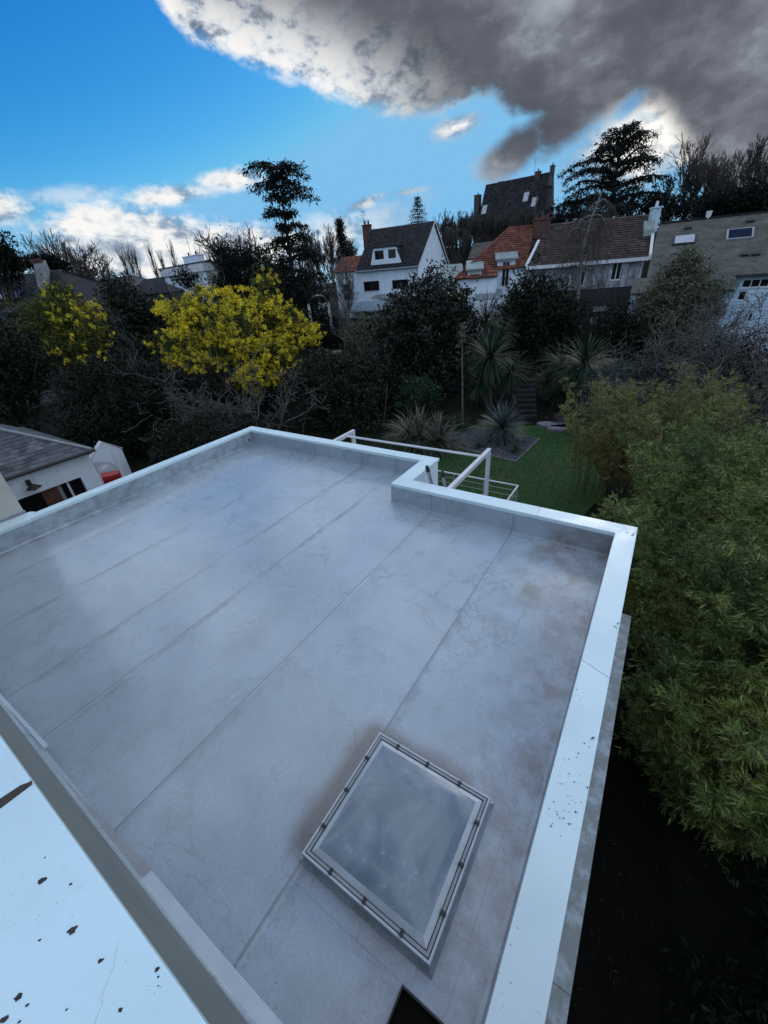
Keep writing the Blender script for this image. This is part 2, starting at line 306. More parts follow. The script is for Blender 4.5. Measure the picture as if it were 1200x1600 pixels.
def m_dome():
    m, n, b = new_mat('acrylic_dome'); v = n.new('ShaderNodeTexCoord').outputs['Object']
    g = n.ss(n.noise(v, 1.6, 8, .65, .6), .40, .60); sp = n.m('MULTIPLY', n.ss(n.noise(v, 14, 7, .8), .54, .62), n.ss(n.noise(v, 1.1, 2), .48, .58))
    dirt = mxn(n, n.m('MULTIPLY', g, .55), n.m('MULTIPLY', sp, .8))
    c = n.mix(dirt, (.20, .26, .32), (.34, .40, .44)); n.put(b.inputs['Base Color'], c)
    n.put(b.inputs['Roughness'], n.m('MULTIPLY_ADD', dirt, .22, .16)); b.inputs['Specular IOR Level'].default_value = .7
    tr = n.new('ShaderNodeBsdfTransparent'); tr.inputs[0].default_value = (.75, .82, .88, 1)
    ms = n.new('ShaderNodeMixShader'); n.put(ms.inputs[0], n.m('MULTIPLY_ADD', dirt, .18, .78)); nt = m.node_tree
    nt.links.new(tr.outputs[0], ms.inputs[1]); nt.links.new(b.outputs[0], ms.inputs[2])
    o = [q for q in nt.nodes if q.type == 'OUTPUT_MATERIAL'][0]; nt.links.new(ms.outputs[0], o.inputs[0]); return m
MT['dome'] = m_dome()
MT['domerim'] = mat('milky_dome_rim', (.55, .62, .66), (.42, .48, .52), 4, .35, spec=.5)

# ------------------------------------------------------------------ objects
def empty(name, label, cat, loc=(0, 0, 0), rz=0.0, group=None):
    o = bpy.data.objects.new(name, None); C.objects.link(o); o.location = loc; o.rotation_euler = (0, 0, rz); o.empty_display_size = .3
    o['label'] = label; o['category'] = cat
    if group: o['group'] = group
    return o
def link(name, me, material, parent=None, **props):
    o = bpy.data.objects.new(name, me); C.objects.link(o)
    if material is not None and not me.materials: me.materials.append(MT[material])
    if parent: o.parent = parent
    for k, v in props.items(): o[k] = v
    return o
class MB:
    def __init__(s): s.v = []; s.f = []
    def add(s, vs, fs):
        b = len(s.v); s.v += [tuple(float(q) for q in p) for p in vs]; s.f += [tuple(b + i for i in f) for f in fs]; return s
    def box(s, x0, x1, y0, y1, z0, z1):
        return s.add([(x, y, z) for x in (x0, x1) for y in (y0, y1) for z in (z0, z1)], [(0, 1, 3, 2), (4, 6, 7, 5), (0, 4, 5, 1), (2, 3, 7, 6), (0, 2, 6, 4), (1, 5, 7, 3)])
    def hexa(s, b, t):   # bottom 4, top 4
        return s.add(list(b) + list(t), [(3, 2, 1, 0), (4, 5, 6, 7), (0, 1, 5, 4), (1, 2, 6, 5), (2, 3, 7, 6), (3, 0, 4, 7)])
    def prism(s, pts, z0, z1):
        n = len(pts); return s.add([(p[0], p[1], z0) for p in pts] + [(p[0], p[1], z1) for p in pts], [tuple(range(n))[::-1], tuple(range(n, 2 * n))] + [(i, (i + 1) % n, n + (i + 1) % n, n + i) for i in range(n)])
    def poly(s, pts): return s.add(pts, [tuple(range(len(pts)))])
    def extr(s, pts, d):   # closed polygon in any plane pushed along d
        n = len(pts); p = [Vector(q) for q in pts]; d = Vector(d)
        return s.add(p + [q + d for q in p], [tuple(range(n))[::-1], tuple(range(n, 2 * n))] + [(i, (i + 1) % n, n + (i + 1) % n, n + i) for i in range(n)])
    def tube(s, p, q, r0, r1=None, n=8):
        r1 = r0 if r1 is None else r1; p = Vector(p); q = Vector(q); d = (q - p).normalized()
        a = d.cross(Vector((0, 0, 1)) if abs(d.z) < .9 else Vector((1, 0, 0))).normalized(); b = d.cross(a)
        vs = [p + (a * math.cos(t) + b * math.sin(t)) * r0 for t in [2 * math.pi * i / n for i in range(n)]] + [q + (a * math.cos(t) + b * math.sin(t)) * r1 for t in [2 * math.pi * i / n for i in range(n)]]
        return s.add(vs, [(i, (i + 1) % n, n + (i + 1) % n, n + i) for i in range(n)] + [tuple(range(n))[::-1], tuple(range(n, 2 * n))])
    def mesh(s, name, bevel=0):
        me = bpy.data.meshes.new(name); me.from_pydata(s.v, [], s.f)
        bm = bmesh.new(); bm.from_mesh(me); bmesh.ops.recalc_face_normals(bm, faces=bm.faces)
        if bevel: bmesh.ops.bevel(bm, geom=list(bm.edges), offset=bevel, segments=2, affect='EDGES', profile=.6)
        bm.to_mesh(me); bm.free(); return me
    def obj(s, name, material, parent=None, bevel=0, **props): return link(name, s.mesh(name, bevel), material, parent, **props)
def np_mesh(name, V, F, smooth=False):
    me = bpy.data.meshes.new(name); k = F.shape[1]
    me.vertices.add(len(V)); me.vertices.foreach_set('co', V.astype(np.float32).ravel())
    me.loops.add(F.size); me.loops.foreach_set('vertex_index', F.astype(np.int32).ravel())
    me.polygons.add(len(F)); me.polygons.foreach_set('loop_start', np.arange(0, F.size, k, dtype=np.int32))
    if smooth: me.polygons.foreach_set('use_smooth', np.ones(len(F), dtype=bool))
    me.update(calc_edges=True); return me
def unit(a): return a / (np.linalg.norm(a, axis=-1, keepdims=True) + 1e-9)
def tubes(name, segs, material, parent, n=4):
    s = np.array(segs); P, Q, r0, r1 = s[:, 0:3], s[:, 3:6], s[:, 6], s[:, 7]
    d = unit(Q - P); up = np.where(np.abs(d[:, 2:3]) < .9, np.array([[0, 0, 1.]]), np.array([[1., 0, 0]])); a = unit(np.cross(d, up)); b = np.cross(d, a)
    t = np.arange(n) * 2 * math.pi / n; cs = np.cos(t)[None, :, None]; sn = np.sin(t)[None, :, None]
    ring = a[:, None] * cs + b[:, None] * sn
    V = np.concatenate([P[:, None] + ring * r0[:, None, None], Q[:, None] + ring * r1[:, None, None]], 1).reshape(-1, 3)
    i = np.arange(n); f = np.stack([i, (i + 1) % n, n + (i + 1) % n, n + i], 1)
    F = (np.arange(len(s))[:, None, None] * 2 * n + f[None]).reshape(-1, 4)
    return link(name, np_mesh(name, V, F, True), material, parent)
def leaves(rng, P, size, aspect=2.2, axis=None, spread=1.0, flat=0.0, svar=.35):
    n = len(P); a = rng.normal(size=(n, 3))
    if axis is not None: a = a * spread + axis
    a = unit(a); nn = rng.normal(size=(n, 3)); nn[:, 2] += flat; b = unit(np.cross(a, nn))
    L = size * (1 + svar * rng.normal(size=(n, 1)).clip(-1.5, 1.5)); wd = L / aspect
    c = P + a * L * .45; k = np.cross(a, b) * L * .12
    V = np.stack([P, c + b * wd * .5 + k, P + a * L, c - b * wd * .5 + k], 1).reshape(-1, 3)
    return V, np.arange(n * 4).reshape(-1, 4)
def foliage(name, rng, P, size, material, parent, **k):
    V, F = leaves(rng, P, size, **k); return link(name, np_mesh(name, V, F), material, parent)
def crown_pts(rng, blobs, nclump, per, cr, lo=.45):
    B = np.array(blobs, float); wt_ = (B[:, 3] * B[:, 4] * B[:, 5]) ** .66; i = rng.choice(len(B), nclump, p=wt_ / wt_.sum())
    d = unit(rng.normal(size=(nclump, 3))); ph = rng.uniform(0, 6.28, 6)
    bump = .13 * np.sin(d[:, 0] * 5 + ph[0] + i) + .12 * np.sin(d[:, 1] * 6 + ph[1] + 2 * i) + .12 * np.sin(d[:, 2] * 7 + ph[2]) + .10 * np.sin(d[:, 0] * 11 + d[:, 2] * 9 + ph[3])
    r = (lo + (1.04 - lo) * rng.random(nclump) ** .6) * (1 + bump); sprig = rng.random(nclump) < .12; r = np.where(sprig, r * rng.uniform(1.05, 1.3, nclump), r)
    c = B[i, :3] + d * r[:, None] * B[i, 3:6]
    s = (cr * (0.5 + 1.0 * rng.random(nclump)) * np.where(sprig, .55, 1.0))[:, None, None]
    return (c[:, None] + rng.normal(size=(nclump, per, 3)) * s * np.array([1, 1, .7])).reshape(-1, 3), c
def grow(rng, p, d, L, r, depth, out, nb=3, ang=.55, shrink=.72, up=.12, wig=.16, steps=3, side=.5, rs=.62, rmin=.008, tips=None):
    p = np.array(p, float); d = np.array(d, float); rr = r
    for k in range(steps):
        d = unit(d + rng.normal(size=3) * wig + np.array([0, 0, up])); q = p + d * L / steps; r2 = max(r * (1 - (1 - rs) * (k + 1) / steps), rmin)
        out.append((*p, *q, rr, r2)); p = q; rr = r2
        if depth > 0 and k < steps - 1 and rng.random() < side:
            e = unit(d + rng.normal(size=3) * ang * 1.4); grow(rng, p, e, L * shrink * .8, rr * .6, depth - 1, out, nb, ang, shrink, up, wig, steps, side, rs, rmin, tips)
    if depth > 0:
        for _ in range(nb):
            e = unit(d + rng.normal(size=3) * ang); grow(rng, p, e, L * shrink * (.75 + .5 * rng.random()), rr * .85, depth - 1, out, nb, ang, shrink, up, wig, steps, side, rs, rmin, tips)
    elif tips is not None: tips.append(p)
def sm(a, b, x):
    t = min(max((x - a) / (b - a), 0), 1); return t * t * (3 - 2 * t)
GZ = -3.3
def terr(x, y):
    d = math.hypot(x, y); a = math.degrees(math.atan2(x, y))
    z = GZ + 2.4 * sm(30, 52, d) * sm(-75, -35, a) + 1.2 * sm(30, 60, d) * sm(-20, -60, a)
    z += 9.0 * sm(58, 100, d) * sm(-48, -24, a) * (1 - sm(60, 120, a)); z += 1.5 * sm(110, 400, d) * sm(-50, -80, a)
    return z
def ptbase(px, py, D):   # ground point under a picture position at horizontal distance D
    p = at(px, py, D); return (float(p[0]), float(p[1]), terr(p[0], p[1]))

# ------------------------------------------------------------------ setting: ground
def build_ground():
    nr, na = 90, 160; rs = [0.5 * (1.092 ** i) for i in range(nr)]; V = [(0, 0, GZ)]; F = []
    for r in rs:
        for k in range(na):
            a = 2 * math.pi * k / na; x, y = r * math.sin(a), r * math.cos(a); V.append((x, y, terr(x, y) + (0.12 * math.sin(x * .9) * math.cos(y * .7) * sm(24, 34, r))))
    for k in range(na): F.append((0, 1 + k, 1 + (k + 1) % na))
    for i in range(nr - 1):
        for k in range(na):
            a = 1 + i * na + k; b = 1 + i * na + (k + 1) % na; F.append((a, a + na, b + na, b))
    me = bpy.data.meshes.new('ground'); me.from_pydata(V, [], F)
    for p in me.polygons: p.use_smooth = True
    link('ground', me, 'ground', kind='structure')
build_ground()
lb = MB().prism([(-9.4, 11.5), (-1.2, 11.5), (-.6, 15), (-2.6, 20.6), (-4.0, 21.2), (-7.5, 20.4), (-9.0, 17)][::-1], GZ - .05, GZ + .03); lb.obj('lawn', 'lawn', kind='structure')
rng = np.random.default_rng(1)
def in_poly(p, poly):
    x, y = p[:, 0], p[:, 1]; c = np.zeros(len(p), bool); n = len(poly)
    for i in range(n):
        x1, y1 = poly[i]; x2, y2 = poly[(i + 1) % n]; k = ((y1 > y) != (y2 > y)); c ^= k & (x < (x2 - x1) * (y - y1) / (y2 - y1 + 1e-12) + x1)
    return c
bed = [(-4.25, 16.1), (-8.6, 16.9), (-7.6, 19.7), (-4.05, 19.1)]
gp = np.stack([rng.uniform(-12, -.8, 52000), rng.uniform(11.6, 21.3, 52000), np.full(52000, GZ + .03)], 1)
gp = gp[in_poly(gp, [(-9.4, 11.5), (-1.2, 11.5), (-.6, 15), (-2.6, 20.6), (-4.0, 21.2), (-7.5, 20.4), (-9.0, 17)]) & ~in_poly(gp, bed)]
g = foliage('lawn_grass', rng, gp, .06, 'grass', None, aspect=5, axis=np.array([0, 0, 1.4])); g['kind'] = 'stuff'
MB().prism(bed, GZ - .02, GZ + .05).obj('gravel_bed', 'gravel', kind='structure')
def stones(name, poly, n, z, s, material, parent=None, seed=3):
    r = np.random.default_rng(seed); P = np.stack([r.uniform(min(q[0] for q in poly), max(q[0] for q in poly), n), r.uniform(min(q[1] for q in poly), max(q[1] for q in poly), n), np.full(n, z)], 1)
    P = P[in_poly(P, poly)]; n = len(P); o = np.array([[1, 0, 0], [0, 1, 0], [-1, 0, 0], [0, -1, 0], [0, 0, .7], [0, 0, -.7]]); k = s * (.6 + .8 * r.random((n, 1, 1)))
    V = (P[:, None] + (o[None] + r.normal(size=(n, 6, 3)) * .2) * k).reshape(-1, 3); f = np.array([[0, 1, 4], [1, 2, 4], [2, 3, 4], [3, 0, 4], [1, 0, 5], [2, 1, 5], [3, 2, 5], [0, 3, 5]])
    F = (np.arange(n)[:, None, None] * 6 + f[None]).reshape(-1, 3); ob = link(name, np_mesh(name, V, F), material, parent); ob['kind'] = 'stuff'; return ob
stones('gravel', bed, 9000, GZ + .06, .03, 'gravel')
be = empty('gravel_bed_edging', 'thin pale metal edging strips round the grey gravel bed on the lawn', 'edging', (-4.25, 16.1, GZ))
for i in range(4):
    a, b = Vector((*bed[i], 0)), Vector((*bed[(i + 1) % 4], 0)); d = (b - a).normalized(); nn = Vector((-d.y, d.x, 0)) * .015; o_ = Vector((-4.25, 16.1, 0))
    MB().hexa([a - nn - o_, b - nn - o_, b + nn - o_, a + nn - o_], [a - nn - o_ + Vector((0, 0, .09)), b - nn - o_ + Vector((0, 0, .09)), b + nn - o_ + Vector((0, 0, .09)), a + nn - o_ + Vector((0, 0, .09))]).obj('edging_strip', 'concrete', be)

# ------------------------------------------------------------------ the flat roofed extension
HP = .425
ext = empty('flat_roof_extension', 'flat roofed extension with pale grey membrane roof and white metal coping in the foreground', 'building', (0, 0, GZ))
def E(mb, name, m, bevel=0, **k):
    o = mb.obj(name, m, ext, bevel, **k); o.location.z = -GZ; return o
XR, YF, XN, YN, XL = 0.0, 5.90, -3.93, 7.13, -9.49   # inner faces of the parapets
outer = [(.27, -3), (.27, 6.2), (-3.61, 6.2), (-3.61, 7.4), (-9.74, 7.4), (-9.74, -3)]
inner = [(XR, -3), (XR, YF), (XN, YF), (XN, YN), (XL, YN), (XL, -3)]
# walls under the parapet, one ring of quads (outer faces, top, inner faces)
wm = MB(); ow = [(.245, -3), (.245, 6.175), (-3.635, 6.175), (-3.635, 7.375), (-9.715, 7.375), (-9.715, -3)]; iw = [(XR + .03, -3), (XR + .03, YF + .03), (XN + .03, YF + .03), (XN + .03, YN + .03), (XL - .03, YN + .03), (XL - .03, -3)]
for i in range(5):
    (a, b), (c, d) = (ow[i], ow[i + 1]), (iw[i], iw[i + 1])
    wm.hexa([(*a, GZ - .3), (*b, GZ - .3), (*d, GZ - .3), (*c, GZ - .3)], [(*a, HP - .06), (*b, HP - .06), (*d, HP - .06), (*c, HP - .06)])
E(wm, 'wall', 'render')
# membrane dressed up the parapet: fillet and upstand
um = MB(); pr = [(.05, .006), (.02, .018), (.010, .045), (.006, .2), (.004, HP - .065), (-.026, HP - .065), (-.026, 0.0)]
def off(p, k):  # inset ring
    x = {XR: XR - k, XN: XN - k, XL: XL + k}.get(p[0], p[0]); y = {YF: YF - k, YN: YN - k}.get(p[1], p[1]); return (x, y)
rings = [[(*off(p, k), z) for p in inner] for k, z in pr]
for j in range(len(pr)):
    for i in range(5):
        A, B = rings[j], rings[(j + 1) % len(pr)]; um.add([A[i], A[i + 1], B[i + 1], B[i]], [(0, 1, 2, 3)])
E(um, 'upstand', 'membrane')
# membrane sheets, each lapped 4 mm over the next
SK = (-1.50, -.36, .60, 1.74)      # dome opening kerb x0,x1,y0,y1
seams = [.02, -1.50, -3.04, -4.58, -5.55, -7.08, -8.5, -9.52]
for i in range(7):
    x1, x0 = seams[i], seams[i + 1]; y1 = YF + .02 if x1 > XN else YN + .02
    mb = MB(); lap = .045
    def sheet(a, b, c, d, n=1):
        # slopes up 5 mm over the neighbour along its left edge
        z = lambda x: .001 + (.0065 if x <= x0 + 1e-6 else 0)
        xs = [a] + ([x0 + lap] if a < x0 + lap < b and a <= x0 + 1e-6 else []) + [b]
        for k in range(len(xs) - 1):
            u, v = xs[k], xs[k + 1]; zu = .0085 if k == 0 and len(xs) == 3 else .003; zv = .004 if (k == 0 and len(xs) == 3) else .003
            mb.hexa([(u, c, -.02), (v, c, -.02), (v, d, -.02), (u, d, -.02)], [(u, c, zu), (v, c, zv), (v, d, zv), (u, d, zu)])
    if i == 0:
        sheet(x0, x1, SK[3] - .08, y1); sheet(x0, x1, -.6, SK[2] + .08); sheet(SK[1] - .08, x1, SK[2] + .08, SK[3] - .08)
    elif i == 2:
        sheet(x0, XN - .02, YF + .021, YN + .02); sheet(x0, x1, -.6, YF + .02)
    else: sheet(x0, x1, -.6, y1)
    E(mb, 'membrane_sheet', 'membrane')
# coping lengths (plan polygons), mitred at the corners
g_ = .003
cops = [[(XR, -3), (.27, -3), (.27, -.6), (XR, -.55)],
        [(XR, -.55 + g_), (.27, -.6 + g_), (.27, 3.18), (XR, 3.28)],
        [(XR, 3.28 + g_), (.27, 3.18 + g_), (.27, 6.2), (XR, YF)],
        [(XR - g_, YF), (.27 - g_, 6.2), (-1.15, 6.2), (-1.13, YF)],
        [(-1.13 - g_, YF), (-1.15 - g_, 6.2), (-3.61, 6.2), (XN, YF)],
        [(XN, YF + g_), (-3.61, 6.2 + g_), (-3.61, 7.4), (XN, YN)],
        [(XN, YN + g_), (-3.61 - g_, 7.4), (-6.2, 7.4), (-6.2, YN)],
        [(-6.2 - g_, YN), (-6.2 - g_, 7.4), (-9.74, 7.4), (XL, YN)],
        [(XL, YN - g_), (-9.74, 7.4 - g_), (-9.74, 4.4), (XL, 4.4)],
        [(XL, 4.4 - g_), (-9.74, 4.4 - g_), (-9.72, 1.86), (XL, 1.66)],
        [(XL + .02, 1.66 - g_), (-9.76, 1.86 - g_), (-9.86, 1.80), (-9.86, -3), (XL + .02, -3)]]
for i, c in enumerate(cops):
    r = random.Random(i); dz = r.uniform(-.002, .003)
    E(MB().prism(c, HP - .065, HP + dz), 'coping', 'coping', bevel=.004)
# overflow pipe holes in the two far corners
for (x, y, z) in [(-.235, YF - .006, .155), (-.175, YF - .006, .085)]: E(MB().tube((x, y, z), (x, y + .003, z), .028, n=14), 'outlet_pipe', 'dark')
for (x, y, z) in [(XL + .10, YN - .006, .19), (XL + .17, YN - .006, .12)]: E(MB().tube((x, y, z), (x, y + .003, z), .03, n=14), 'outlet_pipe', 'dark')
E(MB().tube((XL + .006, YN - .12, .16), (XL + .009, YN - .12, .16), .035, n=14), 'outlet_pipe', 'dark')
# lower ledge on the garden side, spotted with lichen
for a, b in ((-3, 1.2), (1.2 + g_, 3.52), (3.52 + g_, 5.63)): E(MB().box(.246, .495, a, b, -.9, -.8), 'ledge', 'ledge', bevel=.004)

# acrylic roof dome
sk = empty('roof_dome', 'square acrylic roof dome with milky rim and dark clips on the grey membrane roof', 'skylight', (-.935, 1.185, 0))
kx, ky = .535, .535
def ring(hw0, hw1, z0, z1, z2=None, z3=None):   # square ring between half widths (outer hw0, inner hw1)
    mb = MB(); a = [(-hw0, -hw0), (hw0, -hw0), (hw0, hw0), (-hw0, hw0)]; b = [(-hw1, -hw1), (hw1, -hw1), (hw1, hw1), (-hw1, hw1)]
    z2 = z1 if z2 is None else z2; z3 = z0 if z3 is None else z3
    for i in range(4):
        j = (i + 1) % 4; mb.add([(*a[i], z0), (*a[j], z0), (*b[j], z3), (*b[i], z3), (*a[i], z1), (*a[j], z1), (*b[j], z2), (*b[i], z2)], [(0, 1, 5, 4), (4, 5, 6, 7), (7, 6, 2, 3), (3, 2, 1, 0)])
    return mb
ring(.585, .50, .004, .012, .08, -.02).obj('kerb_skirt', 'membrane', sk)
ring(.558, .48, .04, .095).obj('kerb', 'flash', sk)
ring(.556, .540, .0955, .122).obj('outer_rail', 'flash', sk); ring(.5395, .5325, .0955, .110).obj('seal', 'dark', sk)
ring(.532, .512, .0955, .120).obj('clamp_rail', 'flashg', sk); ring(.5115, .5045, .0955, .112).obj('gasket', 'dark', sk)
cm = MB().box(-.012, .012, -.020, .020, .0955, .134).mesh('clip')
for s in range(4):
    for t in ((-.33, -.02, .29)):
        o = link('clip', cm, 'dark', sk); a = s * math.pi / 2; o.location = (math.cos(a) * t - math.sin(a) * .524, math.sin(a) * t + math.cos(a) * .524, 0); o.rotation_euler = (0, 0, a)
ring(.504, .462, .0955, .112, .135).obj('dome_rim', 'domerim', sk, bevel=.002)
def dome():
    n = 24; V = []; F = []; h = .462
    for i in range(n + 1):
        for j in range(n + 1):
            u, v = i / n * 2 - 1, j / n * 2 - 1; e = (1 - abs(u) ** 6) * (1 - abs(v) ** 6); V.append((u * h, v * h, .133 + .038 * e ** .8 * (1 - .25 * (u * u + v * v) / 2)))
    for i in range(n):
        for j in range(n): a = i * (n + 1) + j; F.append((a, a + n + 1, a + n + 2, a + 1))
    me = bpy.data.meshes.new('dome'); me.from_pydata(V, [], F)
    for p in me.polygons: p.use_smooth = True
    return link('dome', me, 'dome', sk)
dome()
sh = MB()   # light shaft below
for (a, b) in (((-.445, -.445), (.445, -.445)), ((.445, -.445), (.445, .445)), ((.445, .445), (-.445, .445)), ((-.445, .445), (-.445, -.445))):
    sh.add([(*a, .094), (*b, .094), (*b, -.7), (*a, -.7)], [(0, 1, 2, 3)])
sh.obj('light_shaft', 'white', sk); MB().box(-.44, .44, -.44, .44, -.72, -.70).obj('shaft_floor', 'rendergrey', sk)
MB().box(-.44, -.15, -.44, .44, -.45, -.43).obj('shaft_shelf', 'concrete', sk)

# open topped dark box beside the upper wall
bx_ = empty('open_roof_box', 'small black open topped box on the grey roof at the lower edge, below the dome', 'roof box', (-.33, .32, 0))
bm_ = MB()
for (a, b, c, d) in ((-.17, -.158, -.16, .16), (.158, .17, -.16, .16), (-.158, .158, -.16, -.148), (-.158, .158, .148, .16)): bm_.box(a, b, c, d, 0, .035)
bm_.obj('box_wall', 'dark', bx_); MB().box(-.158, .158, -.148, .148, .004, .012).obj('box_shade_floor', 'soil_and_shade', bx_); MB().tube((.04, -.06, .012), (.04, -.06, .04), .05, .05, 16).obj('outlet', 'rendergrey', bx_)  # near-black floor sheet stands in for the shade inside a deep opening

# upper house edge right under the camera
up = empty('upper_house_wall', 'upper storey parapet with grey wall and pale blue white metal coping at the lower left', 'wall', (0, 0, GZ))
def U(mb, name, m, bevel=0, **k):
    o = mb.obj(name, m, up, bevel, **k); o.location.z = -GZ; return o
U(MB().box(-9.8, 3, -.44, -.155, GZ, 2.865), 'wall', 'rendergrey')
UZ = 2.90
for a, b in ((-6, -3.1), (-3.1 + .006, -1.10), (-1.10 + .006, .6), (.606, 3)):
    U(MB().prism([(a, -.50), (b, -.50), (b, -.08), (a, -.08)], UZ - .035, UZ), 'coping', 'coping_up', bevel=.0015)
def blotch(name, cx, cy, r, seed, z, parent_fn, el_=1.5, rot=0.6):
    rr = random.Random(seed); pts = []
    for k in range(14):
        a = k / 14 * 6.283; q = r * rr.uniform(.6, 1.15); x, y = q * math.cos(a) * el_, q * math.sin(a); pts.append((cx + x * math.cos(rot) - y * math.sin(rot), cy + x * math.sin(rot) + y * math.cos(rot)))
    return parent_fn(MB().prism(pts, z, z + .0008), name, 'bark')
for i, (x, y, r) in enumerate([(-.84, -.15, .006), (-.70, -.15, .0065), (-.61, -.14, .0035), (-.69, -.24, .005), (-.68, -.262, .005), (-.51, -.09, .003), (-.50, -.094, .0015), (-.49, -.10, .0012), (-.74, -.19, .002), (-.78, -.12, .0025), (-.52, -.15, .0028), (-.88, -.13, .0015), (-.665, -.235, .0022), (-.655, -.25, .002), (-.60, -.2, .0015)]):
    blotch('dirt_spot', x, y, r, i, UZ, U, rot=.9)
U(MB().prism([(-1.125, -.20), (-1.098, -.205), (-1.088, -.14), (-1.084, -.083), (-1.094, -.081), (-1.108, -.10), (-1.118, -.15)], UZ, UZ + .0015), 'sealant_patch', 'bark')
rs_ = random.Random(12)
for i in range(44):
    k_ = i < 30; x = rs_.gauss(.135, .05) if k_ else rs_.uniform(.02, .25); y = rs_.gauss(1.78, .17) if k_ else rs_.choice((.75, 1.3, 2.2, 2.4, 2.9)) + rs_.gauss(0, .08)
    if .01 < x < .26: blotch('dirt_spot', x, y, rs_.uniform(.0015, .0065), i + 50, HP + .002, E, 1.3, 1.2)
# flashing strips at the foot of that wall, partly sprung
U(MB().hexa([(-9.5, -.156, .06), (-.9, -.156, .06), (-.9, -.10, .06), (-9.5, -.10, .06)], [(-9.5, -.156, .20), (-.9, -.156, .20), (-.9, -.148, .20), (-9.5, -.148, .20)]), 'wall_fillet', 'membrane')
def strip(pts, th, name, m):   # pts: list of (x, yin, zin, yout, zout)
    mb = MB()
    for a, b in zip(pts[:-1], pts[1:]):
        mb.hexa([(a[0], a[1], a[2] - th), (b[0], b[1], b[2] - th), (b[0], b[3], b[4] - th), (a[0], a[3], a[4] - th)], [(a[0], a[1], a[2]), (b[0], b[1], b[2]), (b[0], b[3], b[4]), (a[0], a[3], a[4])])
    return U(mb, name, m)
strip([(-5.6, -.135, .13, -.105, .12), (-4.3, -.10, .13, -.065, .12)], .01, 'flashing', 'flash')
strip([(-7.5, -.15, .12, -.08, .10), (-5.62, -.15, .12, -.08, .10)], .006, 'flashing', 'flashg')
strip([(-4.45, -.155, .16, -.145, .155), (-3.4, -.15, .155, -.105, .14), (-2.42, -.145, .15, -.055, .12)], .004, 'flashing', 'flashg')
strip([(-4.5, -.157, .172, -.147, .172), (-2.4, -.150, .172, -.143, .172), (-1.35, -.138, .172, -.131, .172)], .006, 'flashing_edge', 'white')
strip([(-2.41, -.142, .165, -.062, .14), (-1.7, -.14, .16, -.058, .135), (-.85, -.13, .15, -.042, .12)], .012, 'flashing', 'flash')

# neighbouring cream wall, beyond the left parapet
nb = empty('cream_house_corner', 'smooth cream rendered house corner rising beside the left parapet', 'building', (-9.88, 1.73, GZ))
MB().box(-7, 0.0, -9, 0, 0, 9.6).obj('wall', 'render_clean', nb)
MB().box(-.05, .012, -9, .02, -GZ + HP + .001, -GZ + HP + .05).obj('base_flashing', 'flashg', nb)
ro = MB().box(-7.2, .25, -9, .25, 9.6, 9.75).obj('roof', 'slate', nb)
# pergola frame on the garden side of the extension
pg = empty('pergola_frame', 'white metal pergola frame of slim posts and beams beyond the far roof edge', 'pergola', (-3.4, 10.0, GZ))
pz = -.3
def PG(mb, name, m='alu', bevel=.006):
    o = mb.obj(name, m, pg, bevel); o.location = (3.4, -10.0, -GZ); return o
PG(MB().box(-3.46, -3.36, 6.2, 10.1, pz - .12, pz), 'beam'); PG(MB().box(-8.02, -7.92, 7.4, 9.98, pz - .12, pz), 'beam')
PG(MB().box(-3.45, -3.35, 9.98, 10.08, GZ, pz - .122), 'post'); PG(MB().box(-8.02, -7.92, 9.86, 9.96, GZ, pz - .122), 'post')
PG(MB().tube((-7.92, 9.50, pz - .06), (-3.46, 9.6, pz - .06), .035, n=12), 'cross_bar', bevel=0)
# terrace railing
rl = empty('terrace_railing', 'slim steel cable railing with thin handrail below the pergola frame', 'railing', (-2.85, 11.4, GZ))
def RL(mb, name, m='steel'):
    o = mb.obj(name, m, rl); o.location = (2.85, -11.4, -GZ); return o
rz = -1.9
RL(MB().box(-6.2, -2.83, 11.33, 11.37, rz - .03, rz), 'handrail', 'white'); RL(MB().box(-2.87, -2.83, 10.2, 11.328, rz - .03, rz), 'handrail', 'white')
for k in range(4):
    z = rz - .2 - k * .2; RL(MB().tube((-6.2, 11.35, z), (-2.85, 11.35, z), .006, n=6), 'cable'); RL(MB().tube((-2.85, 10.2, z), (-2.85, 11.35, z), .006, n=6), 'cable')
for x, y in ((-6.1, 11.35), (-5.0, 11.35), (-3.95, 11.35), (-2.85, 11.35), (-2.85, 10.5)): RL(MB().box(x - .015, x + .015, y - .015, y + .015, GZ, rz - .031), 'post')
MB().box(-9.0, -2.75, 7.41, 11.42, GZ - .02, GZ + .10).obj('terrace', 'concrete', kind='structure')
# ladder leaning on the notch
ld = empty('ladder', 'ladder leaning on the roof edge in the notch, two dark tipped rails showing', 'ladder', (-3.3, 7.4, GZ))
def LD(mb, name, m='steel'):
    o = mb.obj(name, m, ld); o.location = (3.3, -7.4, -GZ); return o
for px in (667, 691):
    t = at(px, 729, 7.12) if px == 667 else at(px, 737, 7.05)
    b = Vector((t[0] + .05, 7.7, GZ + .1)); t = Vector((t[0], t[1], t[2]))
    if px == 667: T0, B0 = t, b
    else: T1, B1 = t, b
for t, b in ((T0, B0), (T1, B1)):
    d = (t - b).normalized(); LD(MB().tube(b, t - d * .12, .036, n=6), 'rail'); LD(MB().tube(t - d * .12, t, .044, .036, n=8), 'rail_cap', 'dark')
for k in range(11):
    f = .05 + k * .075; LD(MB().tube(B0.lerp(T0, f), B1.lerp(T1, f), .015, n=6), 'rung')

